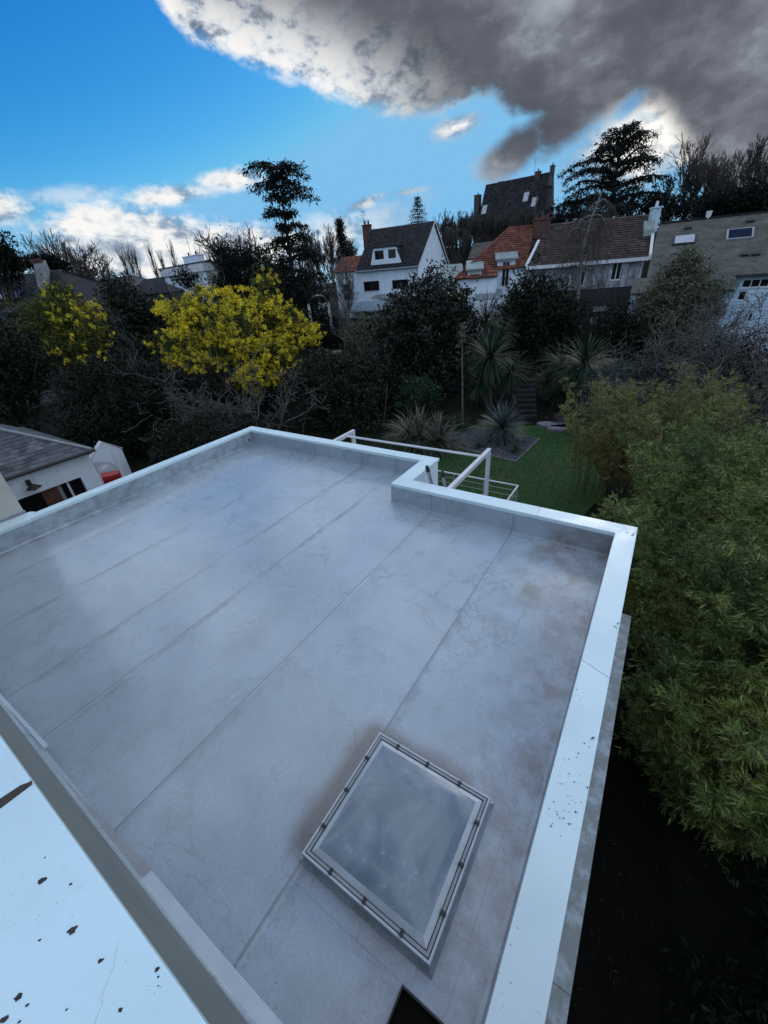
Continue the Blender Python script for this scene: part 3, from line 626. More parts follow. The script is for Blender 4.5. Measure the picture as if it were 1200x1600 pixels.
# ------------------------------------------------------------------ houses
class House:
    def __init__(s, name, label, px, py, D, yaw, group=None, z=None):
        p = at(px, py, D); s.yaw = R_(yaw); s.z = z if z is not None else terr(p[0], p[1]) - .3
        s.e = empty(name, label, 'house', (p[0], p[1], s.z), s.yaw, group)
        s.o = np.array([p[0], p[1], s.z]); c, q = math.cos(s.yaw), math.sin(s.yaw); s.ax = np.array([[c, q, 0], [-q, c, 0], [0, 0, 1]])
    def L(s, px, py, y=0.0):   # local point where the sight line meets the plane local y
        o = s.ax @ (EYE - s.o); d = s.ax @ ray(px, py); return o + d * (y - o[1]) / d[1]
    def LX(s, px, py, x=0.0):
        o = s.ax @ (EYE - s.o); d = s.ax @ ray(px, py); return o + d * (x - o[0]) / d[0]
    def obj(s, mb, name, m, parent=None, **k): return mb.obj(name, m, parent or s.e, **k)
def wall_holes(x0, x1, z0, z1, holes, y=0.0, depth=.14):
    mb = MB(); xs = sorted({x0, x1, *[min(max(h[k], x0), x1) for h in holes for k in (0, 1)]}); zs = sorted({z0, z1, *[min(max(h[k], z0), z1) for h in holes for k in (2, 3)]})
    for i in range(len(xs) - 1):
        for j in range(len(zs) - 1):
            cx, cz = (xs[i] + xs[i + 1]) / 2, (zs[j] + zs[j + 1]) / 2
            if any(h[0] < cx < h[1] and h[2] < cz < h[3] for h in holes): continue
            mb.poly([(xs[i], y, zs[j]), (xs[i + 1], y, zs[j]), (xs[i + 1], y, zs[j + 1]), (xs[i], y, zs[j + 1])])
    for a, b, c, d in holes:
        for q in ([(a, c), (b, c)], [(b, c), (b, d)], [(b, d), (a, d)], [(a, d), (a, c)]): mb.poly([(q[0][0], y, q[0][1]), (q[1][0], y, q[1][1]), (q[1][0], y + depth, q[1][1]), (q[0][0], y + depth, q[0][1])])
    return mb
def window(h, r, y=0.0, fw=.06, bars=(), hbars=(), m='white', sill=True, pane='pane', depth=.14, parent=None, name='window', label=None):
    x0, x1, z0, z1 = r; mb = MB(); ya, yb = y + depth - .08, y + depth - .02
    for q in ((x0, x0 + fw, z0, z1), (x1 - fw, x1, z0, z1), (x0 + fw, x1 - fw, z0, z0 + fw), (x0 + fw, x1 - fw, z1 - fw, z1)): mb.box(q[0], q[1], ya, yb, q[2], q[3])
    for b in bars: t = x0 + (x1 - x0) * b; mb.box(t - fw * .6, t + fw * .6, ya + .005, yb - .005, z0 + fw, z1 - fw)
    for b in hbars: t = z0 + (z1 - z0) * b; mb.box(x0 + fw, x1 - fw, ya + .01, yb - .01, t - fw * .5, t + fw * .5)
    o = h.obj(mb, name, m, parent)
    if label: o['label'] = label
    if parent is None or parent is h.e:
        MB().box(x0, x1, yb - .018, yb - .012, z0, z1).obj('pane', pane, o)
        if sill: MB().box(x0 - .06, x1 + .06, y - .06, y + depth, z0 - .06, z0 - .002).obj('sill', 'white', o)
    return o
def slope_tiles(p0, p1, p2, p3, tw, th, t=.03, seed=0, skip=None):
    """p0 eave left, p1 eave right, p2 ridge right, p3 ridge left: rows of overlapping tiles."""
    r = random.Random(seed); p0, p1, p2, p3 = map(Vector, (p0, p1, p2, p3)); mb = MB()
    H = ((p3 - p0).length + (p2 - p1).length) / 2; ex = (p1 - p0).normalized(); upv = ((p3 + p2) / 2 - (p0 + p1) / 2); upv = (upv - ex * upv.dot(ex)).normalized(); nn = ex.cross(upv)
    if nn.z < 0: nn = -nn
    Hs = upv.dot((p3 + p2) / 2 - (p0 + p1) / 2); rows = max(1, int(Hs / th)); th = Hs / rows
    for i in range(rows):
        f = i / rows; f2 = (i + 1) / rows; a, b = p0.lerp(p3, f), p1.lerp(p2, f); a2, b2 = p0.lerp(p3, f2), p1.lerp(p2, f2)
        xa, xb = (a - p0).dot(ex), (b - p0).dot(ex); xa2, xb2 = (a2 - p0).dot(ex), (b2 - p0).dot(ex); base = p0 + upv * (i * th)
        x = math.floor(xa / tw) * tw + (tw / 2 if i % 2 else 0) - tw
        while x < xb:
            l, rr_ = max(x, min(xa, xa2) if False else xa), min(x + tw - .012, xb); x += tw
            if rr_ - l < .02: continue
            l2, r2 = max(l, xa2), min(rr_, xb2)
            if r2 < l2: l2 = r2 = (l2 + r2) / 2; l2 = min(max(l2, xa2), xb2); r2 = l2 + .001
            if skip and skip(base + ex * ((l + rr_) / 2) + upv * th * .5): continue
            k = t * r.uniform(.8, 1.25); q = [base + ex * l, base + ex * rr_, base + ex * r2 + upv * th * 1.02, base + ex * l2 + upv * th * 1.02]
            mb.add([q[0] + nn * .002, q[1] + nn * .002, q[0] + nn * k, q[1] + nn * k, q[2] + nn * .006, q[3] + nn * .006], [(0, 1, 3, 2), (2, 3, 4, 5), (0, 2, 5), (1, 4, 3)])
    return mb
def slope_slab(p0, p1, p2, p3, t=.1):
    p = [Vector(q) for q in (p0, p1, p2, p3)]; n = (p[1] - p[0]).cross(p[3] - p[0]).normalized()
    if n.z < 0: n = -n
    return MB().hexa([q - n * t for q in p], p)
def roof_slope(h, p0, p1, p2, p3, tw, th, m, seed=0, skip=None, t=.03, name='roof'):
    o = h.obj(slope_slab(p0, p1, p2, p3), name, m); tt = slope_tiles(p0, p1, p2, p3, tw, th, t, seed, skip).obj('roof_tiles', m, o); tt['kind'] = 'stuff'; return o
def antenna(parent, x, y, z, h=1.6, m='dark'):
    mb = MB().tube((x, y, z), (x, y, z + h), .025, n=5)
    for k, w_ in ((.95, .45), (.85, .35), (.7, .5)): mb.tube((x - w_, y, z + h * k), (x + w_, y, z + h * k), .015, n=4)
    mb.tube((x, y - .5, z + h * .88), (x, y + .5, z + h * .88), .015, n=4); return mb.obj('antenna', m, parent)
def chimney(parent, x0, x1, y0, y1, z0, z1, m='brick', pots=2, pm='brick'):
    c = MB().box(x0, x1, y0, y1, z0, z1).box(x0 - .08, x1 + .08, y0 - .08, y1 + .08, z1, z1 + .12).obj('chimney', m, parent)
    for k in range(pots):
        t = (k + .5) / pots; MB().tube((x0 + (x1 - x0) * t, (y0 + y1) / 2, z1 + .12), (x0 + (x1 - x0) * t, (y0 + y1) / 2, z1 + .55), .14, .11, 8).obj('chimney_pot', pm, c)
    return c
def rect(h, a, b, y=0.0):   # picture rectangle given by its lower-left and upper-right corner -> local x0,x1,z0,z1
    p, q = h.L(*a, y), h.L(*b, y); return (min(p[0], q[0]), max(p[0], q[0]), min(p[2], q[2]), max(p[2], q[2]))

# D: white gabled house with wide dormer
D = House('white_gable_house', 'white rendered house with dark slate gable roof and wide white two window dormer', 654, 440, 55, 7.3)
ze = D.L(654, 411)[2]; xl = D.L(557, 419)[0]; dep = D.LX(711, 411, 0)[1]; dep = min(max(dep, 8), 11); yr = dep / 2; zr = D.L(683.7, 344.5, yr)[2]; xrl = D.L(581, 358.7, yr)[0]
w1 = rect(D, (569, 455.5), (592, 438.5)); w2 = rect(D, (613, 452), (638, 436))
D.obj(wall_holes(xl + .3, 0, 0, ze - .05, [w1, w2]), 'front_wall', 'render')
ov = .35
gw = MB().extr([(0, 0.002, 0), (0, dep, 0), (0, dep, ze - .05), (0, yr, zr - .18), (0, 0.002, ze - .05)], (-.2, 0, 0)); D.obj(gw, 'gable_wall', 'render')
D.obj(MB().box(xl + .3, -.2, dep - .2, dep, 0, ze), 'back_wall', 'render'); D.obj(MB().extr([(xl + .3, .15, 0), (xl + .3, dep - .2, 0), (xl + .3, dep - .2, ze - .1), (xl + .3, yr, zr - .4), (xl + .3, .15, ze - .1)], (.2, 0, 0)), 'gable_wall', 'render')
sl = (zr - ze) / yr
dx0, dx1 = D.L(578, 400, .35)[0], D.L(628, 398, .35)[0]
def inD(p): return dx0 + .4 < p.x < dx1 - .3 and .25 < p.y < 2.2
roof_slope(D, (xl, -ov, ze - sl * ov), (ov * .5, -ov, ze - sl * ov), (ov * .5, yr, zr), (xrl, yr, zr), .32, .26, 'slate', 1, inD)
roof_slope(D, (ov * .5, dep + ov, ze - sl * ov), (xl, dep + ov, ze - sl * ov), (xrl, yr, zr), (ov * .5, yr, zr), .5, .5, 'slate', 2)
D.obj(MB().tube((xl, -ov - .06, ze - sl * ov - .06), (ov * .5, -ov - .06, ze - sl * ov - .06), .07, n=8), 'gutter', 'flashg')
D.obj(MB().tube((-.12, -.06, 0), (-.12, -.06, ze - .3), .05, n=8), 'downpipe', 'flashg')
vb = MB(); vb.hexa([(ov * .5 + .02, -ov, ze - sl * ov - .16), (ov * .5 + .06, -ov, ze - sl * ov - .16), (ov * .5 + .06, yr, zr - .16), (ov * .5 + .02, yr, zr - .16)], [(ov * .5 + .02, -ov, ze - sl * ov + .05), (ov * .5 + .06, -ov, ze - sl * ov + .05), (ov * .5 + .06, yr, zr + .05), (ov * .5 + .02, yr, zr + .05)])
vb.hexa([(ov * .5 + .02, dep + ov, ze - sl * ov - .16), (ov * .5 + .06, dep + ov, ze - sl * ov - .16), (ov * .5 + .06, yr, zr - .16), (ov * .5 + .02, yr, zr - .16)], [(ov * .5 + .02, dep + ov, ze - sl * ov + .05), (ov * .5 + .06, dep + ov, ze - sl * ov + .05), (ov * .5 + .06, yr, zr + .05), (ov * .5 + .02, yr, zr + .05)])
D.obj(vb, 'verge_board', 'white')
window(D, w1, bars=(.5,), m='dark'); window(D, w2, bars=(.5,), m='dark')
# dormer
zt = D.L(600, 386.5, .3)[2]; zb = ze + .15; ta, tb = dx0 + .55, dx1 - .75
dm = MB(); fr = [(dx0 + .0, .3, zb), (dx1, .3, zb), (tb, .3, zt), (ta, .3, zt)]; yb_ = (zt - ze) / sl + .25
dm.add([*fr, (dx0, .45, zb), (dx1, .45, zb), (tb, yb_, zt + .02), (ta, yb_, zt + .02)], [(4, 7, 3, 0), (1, 2, 6, 5)])
r1 = rect(D, (586, 406), (599, 391), .3); r2 = rect(D, (607, 404), (620, 389), .3)
for r_ in (r1, r2): pass
zz0, zz1 = min(r1[2], r2[2]), max(r1[3], r2[3]); zz1 = min(zz1, zt - .12); r1 = (*r1[:2], zz0, zz1); r2 = (*r2[:2], zz0, zz1)
dm2 = wall_holes(ta + .02, tb - .02, zb, zt, [r1, r2], .3, .12); dm2.poly([(dx0, .3, zb), (ta + .02, .3, zb), (ta + .02, .3, zt)]); dm2.poly([(tb - .02, .3, zb), (dx1, .3, zb), (tb - .02, .3, zt)])
dor = D.obj(dm2, 'dormer', 'render'); D.obj(dm, 'dormer_cheek', 'slate', dor); D.obj(MB().hexa([(ta - .1, .15, zt), (tb + .1, .15, zt), (tb + .1, yb_ + .3, zt + .05), (ta - .1, yb_ + .3, zt + .05)], [(ta - .1, .15, zt + .1), (tb + .1, .15, zt + .1), (tb + .1, yb_ + .3, zt + .15), (ta - .1, yb_ + .3, zt + .15)]), 'dormer_roof', 'slate', dor)
for r_ in (r1, r2):
    wdw = window(D, r_, .3, bars=(.5,), m='dark', sill=False, depth=.12); MB().box(r_[0] - .1, r_[1] + .1, .29, .298, r_[3], r_[3] + .1).obj('lintel', 'white', wdw)
cx = D.L(573, 352, yr)[0]; cz = D.L(573, 353, yr)[2]; ch = chimney(D.e, cx - .5, cx + .5, yr - .35, yr + .35, ze + 1.0, cz, 'brick', 2); antenna(D.e, cx - .4, yr, cz, 1.7)
# low orange roofed wing
wl_ = D.L(524, 430)[0]; wz = D.L(540, 423)[2]; wzr = D.L(545, 401, 2.5)[2]; wd = rect(D, (537, 470), (547, 443))
D.obj(wall_holes(wl_, xl + .3, 0, wz, [wd], 0.01), 'wing_wall', 'render'); D.obj(MB().box(wl_, wl_ + .2, .16, 5, 0, wz), 'wing_wall', 'render')
roof_slope(D, (wl_ - .3, -.2, wz - .1), (xl + .25, -.2, wz - .1), (xl + .25, 2.5, wzr), (wl_ - .3, 2.5, wzr), .3, .33, 'tile', 5, name='wing_roof')
roof_slope(D, (xl + .25, 5.2, wz - .1), (wl_ - .3, 5.2, wz - .1), (wl_ - .3, 2.5, wzr), (xl + .25, 2.5, wzr), .5, .5, 'tile', 6, name='wing_roof')
window(D, wd, .01, hbars=(.5,), m='white', name='glazed_door')
# timber balustrade and little glazed lean-to in front
ba = D.L(536, 486, -2.2); bb = D.L(606, 484, -2.2); bt = D.L(570, 471, -2.2)[2]
n_ = 26
for k in range(n_):
    x = ba[0] + (bb[0] - ba[0]) * k / n_; D.obj(MB().box(x, x + (bb[0] - ba[0]) / n_ - .03, -2.24, -2.2, bt - 1.05, bt), 'balustrade_board', 'siding')
D.obj(MB().box(ba[0], bb[0], -2.19, 0, bt - 1.2, bt - 1.06), 'terrace_slab', 'concrete')
ga = rect(D, (583, 467), (618, 460), -1.2); gl_ = D.obj(MB().hexa([(ga[0], -1.6, ga[2]), (ga[1] + .6, -1.6, ga[2]), (ga[1] + .6, -.02, ga[3]), (ga[0] + .3, -.02, ga[3])], [(ga[0], -1.6, ga[2] + .05), (ga[1] + .6, -1.6, ga[2] + .05), (ga[1] + .6, -.02, ga[3] + .05), (ga[0] + .3, -.02, ga[3] + .05)]), 'glass_canopy', 'panelit')
for k in range(8):
    x = ga[0] + .02 + (ga[1] + .5 - ga[0]) * k / 7; MB().hexa([(x, -1.62, ga[2] + .05), (x + .08, -1.62, ga[2] + .05), (x + .08, -.02, ga[3] + .05), (x, -.02, ga[3] + .05)], [(x, -1.62, ga[2] + .12), (x + .08, -1.62, ga[2] + .12), (x + .08, -.02, ga[3] + .12), (x, -.02, ga[3] + .12)]).obj('glazing_bar', 'dark', gl_)

# E: tall dark manor on the hill
E_ = House('old_manor', 'tall dark stone manor with steep slate roof and end chimney on the hill', 866, 335, 102, -3)
ez = E_.L(800, 385)[2]; exr = E_.L(872, 340)[0]; exl = E_.L(741, 372)[0]; yr = 5.0
zrr = E_.L(858, 269, yr)[2]; xr = E_.L(858, 269, yr)[0]; xlr = E_.L(759.5, 288, yr)[0]; zev = E_.L(800, 372)[2]
xr2 = xr + .3
hl = [rect(E_, (768, 372), (779, 352)), rect(E_, (792, 378), (802, 362))]
E_.obj(wall_holes(exl + .5, xr2, 0, zev, [(q[0], q[1], max(q[2], 1), min(q[3], zev - .2)) for q in hl if q[2] < zev - 1]), 'front_wall', 'stone')
E_.obj(MB().extr([(xr2, .01, 0), (xr2, 10, 0), (xr2, 10, zev), (xr2, yr, zrr + .3), (xr2, .01, zev)], (.6, 0, 0)), 'gable_wall', 'stone')
E_.obj(MB().extr([(exl, .01, 0), (exl, 10, 0), (exl, 10, zev), (exl, .01, zev)], (.5, 0, 0)), 'side_wall', 'stone'); E_.obj(MB().box(exl, xr2, 9.8, 10, 0, zev), 'back_wall', 'stone')
roof_slope(E_, (exl - .2, -.3, zev - .3), (xr2 - .01, -.3, zev - .3), (xr2 - .01, yr, zrr), (xlr, yr, zrr), .5, .4, 'slate', 8, t=.05)
roof_slope(E_, (xr2, 10.3, zev - .3), (exl - .2, 10.3, zev - .3), (xlr, yr, zrr), (xr2, yr, zrr), .9, .8, 'slate', 9)
E_.obj(slope_slab((exl - .2, 10.3, zev - .3), (exl - .2, -.3, zev - .3), (xlr, yr - .02, zrr), (xlr, yr + .02, zrr), .1), 'hip_roof', 'slate')
slE = (zrr - zev) / yr
def velux(h, px, py, yr_, zev_, sl_, w_=.9, l_=1.3, pane='panelit', m='dark', y_off=0):
    o = h.ax @ (EYE - h.o); d = h.ax @ ray(px, py)   # hit z = zev + sl*y
    t = (zev_ + sl_ * o[1] - o[2]) / (d[2] - sl_ * d[1]); p = o + d * t; u = Vector((0, 1, sl_)).normalized(); ex = Vector((1, 0, 0)); nn = ex.cross(u); c = Vector(p)
    mb = MB(); mb.hexa([c - ex * w_ / 2 - u * l_ / 2, c + ex * w_ / 2 - u * l_ / 2, c + ex * w_ / 2 + u * l_ / 2, c - ex * w_ / 2 + u * l_ / 2], [q + nn * .12 for q in (c - ex * w_ / 2 - u * l_ / 2, c + ex * w_ / 2 - u * l_ / 2, c + ex * w_ / 2 + u * l_ / 2, c - ex * w_ / 2 + u * l_ / 2)])
    o_ = h.obj(mb, 'roof_window', m); k = .84; c2 = c + nn * .121
    mb = MB(); mb.hexa([c2 - ex * w_ * k / 2 - u * l_ * k / 2, c2 + ex * w_ * k / 2 - u * l_ * k / 2, c2 + ex * w_ * k / 2 + u * l_ * k / 2, c2 - ex * w_ * k / 2 + u * l_ * k / 2], [q + nn * .012 for q in (c2 - ex * w_ * k / 2 - u * l_ * k / 2, c2 + ex * w_ * k / 2 - u * l_ * k / 2, c2 + ex * w_ * k / 2 + u * l_ * k / 2, c2 - ex * w_ * k / 2 + u * l_ * k / 2)]); mb.obj('pane', pane, o_); return o_
for px, py, pn_ in ((757, 328, 'panelit'), (795, 322, 'pane'), (835, 316, 'panelit'), (822, 308, 'panelit'), (781, 292, 'pane')): velux(E_, px, py, yr, zev, slE, 1.2, 2.0, pn_)
dq = E_.L(853, 300, 2.4); dE = E_.obj(MB().box(dq[0] - .6, dq[0] + .5, 1.9, 4.6, dq[2] - 3.5, dq[2] + .8), 'stair_dormer', 'slate'); E_.obj(MB().prism([(dq[0] - .8, 1.7), (dq[0] + .7, 1.7), (dq[0] + .7, 4.8), (dq[0] - .8, 4.8)], dq[2] + .8, dq[2] + .95), 'dormer_roof', 'slate', dE)
chimney(E_.e, xr2 - .05, xr2 + .6, yr - .5, yr + .5, zrr - 1, zrr + .8, 'stone', 1); c4 = E_.L(841, 268, yr)[0]; chimney(E_.e, c4 - .5, c4 + .5, yr - .4, yr + .4, zrr - 1, zrr + .35, 'brick', 1)
c5 = E_.L(745.5, 320, 5); chimney(E_.e, c5[0] - .5, c5[0] + .7, 4.4, 5.6, 2, E_.L(746, 306, 5)[2], 'stone', 1)
antenna(E_.e, E_.L(836, 262, yr)[0], yr, zrr - .2, 3.0)
for q in hl:
    if q[2] < zev - 1: window(E_, (q[0], q[1], max(q[2], 1), min(q[3], zev - .2)), bars=(.5,), hbars=(.5,))

# F + G: terrace under clay tiles
F_ = House('orange_roof_house', 'white cottage with bright orange clay tile roof and zinc topped dormers', 819.5, 440, 46, 22)
fz = F_.L(819.5, 412)[2]; yr = 4.6; zr = F_.L(836, 353, yr)[2]; xrl = F_.L(795.5, 356, yr)[0]; xrr = F_.L(836, 353, yr)[0]; xl = F_.L(714, 436)[0]; sl = (zr - fz) / yr
d1 = rect(F_, (783, 448), (797, 408), .0); dL = rect(F_, (733, 440), (750, 421), .0)
d1 = (d1[0], d1[1], d1[2], d1[3]); xr0 = -.02
dh1 = (F_.L(776, 430)[0], F_.L(804, 430)[0]); dh2 = (F_.L(731, 430)[0], F_.L(752, 430)[0]); zt1 = F_.L(790, 404)[2]; zt2 = F_.L(742, 420)[2]
yL = min(np.linspace(-3, -.3, 60), key=lambda y: abs(F_.L(756, 433, y)[2] - (fz + sl * y))); zL = fz + sl * yL; yW = yL + .3
xl = F_.L(714, 436, yL)[0]; dL = rect(F_, (733, 440), (750, 421), yW); dh2 = (F_.L(731, 430, yW)[0], F_.L(752, 430, yW)[0]); zt2 = F_.L(742, 420, yW)[2]; xs_ = dh1[0]
F_.obj(wall_holes(xs_, xr0, 0, fz - .1, [(d1[0], d1[1], d1[2], fz - .1)]), 'front_wall', 'render')
F_.obj(wall_holes(xl, xs_, 0, zL + .1, [(dL[0], dL[1], dL[2], min(dL[3], zL + .1))], yW), 'front_wall', 'render'); F_.obj(MB().box(xs_ - .02, xs_, yW + .002, 0, 0, zL + .1).extr([(xs_ - .02, yW + .002, zL + .1), (xs_ - .02, .0, zL + .1), (xs_ - .02, 0, fz - .05)], (.02, 0, 0)), 'side_wall', 'render')
F_.obj(MB().extr([(xl, yW + .15, 0), (xl, 9, 0), (xl, 9, zL - .1), (xl, yW + .15, zL - .1)], (.2, 0, 0)), 'side_wall', 'render'); F_.obj(MB().box(xl, xr0, 8.8, 9, 0, fz - .1), 'back_wall', 'render')
def inF(p): return (dh1[0] < p.x < dh1[1] and p.y < (zt1 - fz) / sl + .15) or (dh2[0] < p.x < dh2[1] and p.y < (zt2 - fz) / sl + .1) or (p.y < -.4 and p.x > xs_)
eo = .35; zE = fz - sl * eo
def lerp3(a, b, t): return tuple(a[i] + (b[i] - a[i]) * t for i in range(3))
eL = (xl - .2, yL, zL); rL = (xrl, yr, zr); fS = (-eo - yL) / (yr - yL); mS = lerp3(eL, rL, fS)
roof_slope(F_, mS, (xr0, -eo, zE), (xrr, yr, zr), rL, .26, .33, 'tile', 11, inF, t=.06)
roof_slope(F_, eL, (xs_ + .05, yL, zL), (xs_ + .05, -eo - .005, zE), (mS[0], mS[1] - .005, mS[2]), .26, .33, 'tile', 14, inF, t=.06, name='catslide_roof')
F_.obj(slope_slab((xl - .2, 9 + eo, zL), (xl - .2, yL, zL), (xrl, yr - .01, zr), (xrl, yr + .01, zr), .1), 'hip_roof', 'tile'); F_.obj(slope_slab((xr0, 9 + eo, zE), (xl - .3, 9 + eo, zE), (xrl, yr, zr), (xrr, yr, zr)), 'rear_roof', 'tile')
F_.obj(MB().tube((xl - .2, yL, zL + .06), (xrl, yr, zr + .06), .09, n=6), 'hip_cap', 'tile'); F_.obj(MB().tube((xrl, yr, zr + .05), (xrr, yr, zr + .05), .1, n=6), 'ridge_cap', 'tile')
def dormerF(x0, x1, zt, rr_, nm, bars, y0=-.02, zb=None):
    zb = fz - .35 if zb is None else zb
    yb = (zt - fz) / sl + .5
    mb = wall_holes(x0, x1, zb, zt, [(rr_[0], rr_[1], max(rr_[2], zb), rr_[3])], y0, .12)
    for x in (x0, x1): mb.poly([(x, y0, zb), (x, yb, zb), (x, yb, zt), (x, y0, zt)])
    o = F_.obj(mb, 'dormer', 'render'); rf = F_.obj(MB().hexa([(x0 - .2, y0 - .33, zt - .12), (x1 + .2, y0 - .33, zt - .12), (x1 + .2, yb + .9, zt + .55), (x0 - .2, yb + .9, zt + .55)], [(x0 - .2, y0 - .33, zt + .02), (x1 + .2, y0 - .33, zt + .02), (x1 + .2, yb + .9, zt + .75), (x0 - .2, yb + .9, zt + .75)]), 'dormer_roof', 'zinc', o)
    return o
o1 = dormerF(dh1[0], dh1[1], zt1, (d1[0], d1[1], d1[2], d1[3]), 'a', 1); o2 = dormerF(dh2[0], dh2[1], zt2, dL, 'b', 1, yW - .02, zL)
window(F_, d1, -.02, bars=(.5,), hbars=(.78,), sill=False, name='balcony_door', fw=.055); window(F_, dL, yW - .02, pane='white', name='shuttered_window', label='window with its white shutter closed')
for k in range(3):  # zinc standing seams on each dormer
    pass
fb = F_.obj(MB().box(d1[0] - .1, d1[1] + .1, -.16, -.14, d1[2] + .75, d1[2] + .8), 'balcony_rail', 'dark')
for k in range(9): x = d1[0] - .08 + k * (d1[1] - d1[0] + .14) / 8; MB().box(x, x + .02, -.158, -.142, d1[2], d1[2] + .75).obj('baluster', 'dark', fb)
pq = rect(F_, (741, 470), (772, 460), -2.0); vr = F_.obj(MB().hexa([(pq[0], -2.2, pq[2]), (pq[1] + .8, -2.2, pq[2]), (pq[1] + .8, -.02, pq[3] + .3), (pq[0] + .4, -.02, pq[3] + .3)], [(pq[0], -2.2, pq[2] + .05), (pq[1] + .8, -2.2, pq[2] + .05), (pq[1] + .8, -.02, pq[3] + .35), (pq[0] + .4, -.02, pq[3] + .35)]), 'veranda_roof', 'zinc')
for k in range(5):
    x = pq[0] + .1 + k * (pq[1] - pq[0]) / 4; MB().hexa([(x, -2.22, pq[2] + .05), (x + .1, -2.22, pq[2] + .05), (x + .1, -.02, pq[3] + .36), (x, -.02, pq[3] + .36)], [(x, -2.22, pq[2] + .12), (x + .1, -2.22, pq[2] + .12), (x + .1, -.02, pq[3] + .42), (x, -.02, pq[3] + .42)]).obj('glazing_bar', 'flashg', vr)
F_.obj(MB().box(pq[0], pq[1] + .8, -2.2, -2.1, 0, pq[2] - .01), 'veranda_wall', 'render')
G_ = House('brown_roof_house', 'house with old brown tile roof and weather stained white boards under the eave', 819.5, 440, 46.02, 22)
G_.obj
xg1 = G_.L(1008, 402)[0]; zr = G_.L(940, 342, yr)[2]; xgl = G_.L(857, 350, yr)[0]; xgr = G_.L(1020, 335, yr)[0]; slg = (zr - fz) / yr
zb_ = G_.L(960, 449)[2]; gw1 = rect(G_, (953, 438), (974, 408)); gw0 = rect(G_, (904, 447), (915, 424)); gw1 = (gw1[0], gw1[1], gw1[2], min(gw1[3], fz - .3))
G_.obj(wall_holes(.02, xg1, 0, zb_, []), 'lower_wall', 'dark'); G_.obj(MB().box(xg1 - .2, xg1, .15, 9, 0, fz - .1), 'side_wall', 'render'); G_.obj(MB().box(.02, xg1 - .2, 8.8, 9, 0, fz - .1), 'back_wall', 'render')
bw = G_.obj(wall_holes(.02, xg1, zb_, fz - .05, [gw1, gw0], -.02), 'board_wall', 'board')
bc = MB(); x = .04; r = random.Random(4)
while x < xg1 - .15:
    wd_ = .17
    zlo, zhi = zb_ + .02, fz - .08
    segs_ = [(zlo, zhi)]
    for q in (gw1, gw0):
        if q[0] - wd_ < x < q[1]: segs_ = [(zlo, q[2] - .02), (q[3] + .02, zhi)]
    for a, b in segs_:
        if b - a > .05: bc.box(x, x + wd_ - .025, -.045 - r.random() * .012, -.021, a, b)
    x += wd_
t_ = bc.obj('cladding_boards', 'board', bw); t_['kind'] = 'stuff'
window(G_, gw1, -.04, bars=(.5,), fw=.06, sill=True); window(G_, gw0, -.04, fw=.04)
roof_slope(G_, (.0, -eo, fz - slg * eo), (xg1 + .1, -eo, fz - slg * eo), (xgr, yr, zr), (xgl, yr, zr), .26, .33, 'tile_old', 12, t=.06)
G_.obj(slope_slab((xg1 + .1, 9 + eo, fz - slg * eo), (.0, 9 + eo, fz - slg * eo), (xgl, yr, zr), (xgr, yr, zr)), 'rear_roof', 'tile_old')
G_.obj(MB().box(0, xg1 + .2, -eo - .16, -eo, fz - slg * eo - .28, fz - slg * eo + .0), 'eave_board', 'white')
G_.obj(MB().hexa([(xg1 + .12, -eo - .1, fz - slg * eo - .25), (xg1 + .35, -eo - .1, fz - slg * eo - .25), (xgr + .3, yr, zr - .2), (xgr + .05, yr, zr - .2)], [(xg1 + .12, -eo - .1, fz - slg * eo + .15), (xg1 + .35, -eo - .1, fz - slg * eo + .15), (xgr + .3, yr, zr + .2), (xgr + .05, yr, zr + .2)]), 'verge_wall', 'white')
G_.obj(MB().hexa([(-.12, -eo - .05, fz - slg * eo), (.12, -eo - .05, fz - slg * eo), (xgl * .55 + .12, yr * .55, fz + slg * yr * .55), (xgl * .55 - .12, yr * .55, fz + slg * yr * .55)], [(-.12, -eo - .05, fz - slg * eo + .14), (.12, -eo - .05, fz - slg * eo + .14), (xgl * .55 + .12, yr * .55, fz + slg * yr * .55 + .14), (xgl * .55 - .12, yr * .55, fz + slg * yr * .55 + .14)]), 'party_flashing', 'white')
q = G_.L(848, 352, yr); chimney(G_.e, q[0] - .9, q[0] + .6, yr - .9, yr + .3, fz + 2, G_.L(848, 345, yr)[2], 'brick', 3); G_.obj(MB().tube((q[0] - .9, yr - .5, zr), (q[0] - .9, yr - .5, zr + 2.6), .04, n=5), 'mast', 'dark')
q = G_.L(1021, 350, 3.2); zt_ = G_.L(1027, 323, 3.2)[2]; chimney(G_.e, q[0] - .35, q[0] + .3, 2.9, 3.7, fz + slg * 2.9 - .3, zt_ - .12, 'siding', 1, 'white')
zc = G_.L(1013, 366, 2.2); G_.obj(MB().hexa([(zc[0] - .5, 1.9, fz + slg * 1.9), (zc[0] + .35, 1.9, fz + slg * 1.9), (zc[0] + .5, 2.88, fz + slg * 2.88), (zc[0] - .4, 2.88, fz + slg * 2.88)], [(zc[0] - .5, 1.9, fz + slg * 1.9 + .5), (zc[0] + .35, 1.9, fz + slg * 1.9 + .5), (zc[0] + .5, 2.88, fz + slg * 2.88 + .6), (zc[0] - .4, 2.88, fz + slg * 2.88 + .6)]), 'zinc_cheek', 'zinc')
for k, (a, b) in enumerate((((921, 495), (934, 508)), ((926, 478), (951, 487)))):
    rr_ = rect(G_, (a[0], max(a[1], b[1])), (b[0], min(a[1], b[1])), -.3); G_.obj(MB().box(rr_[0], rr_[1], -.35, -.3, rr_[2], rr_[3]), 'slatted_panel', 'concrete')

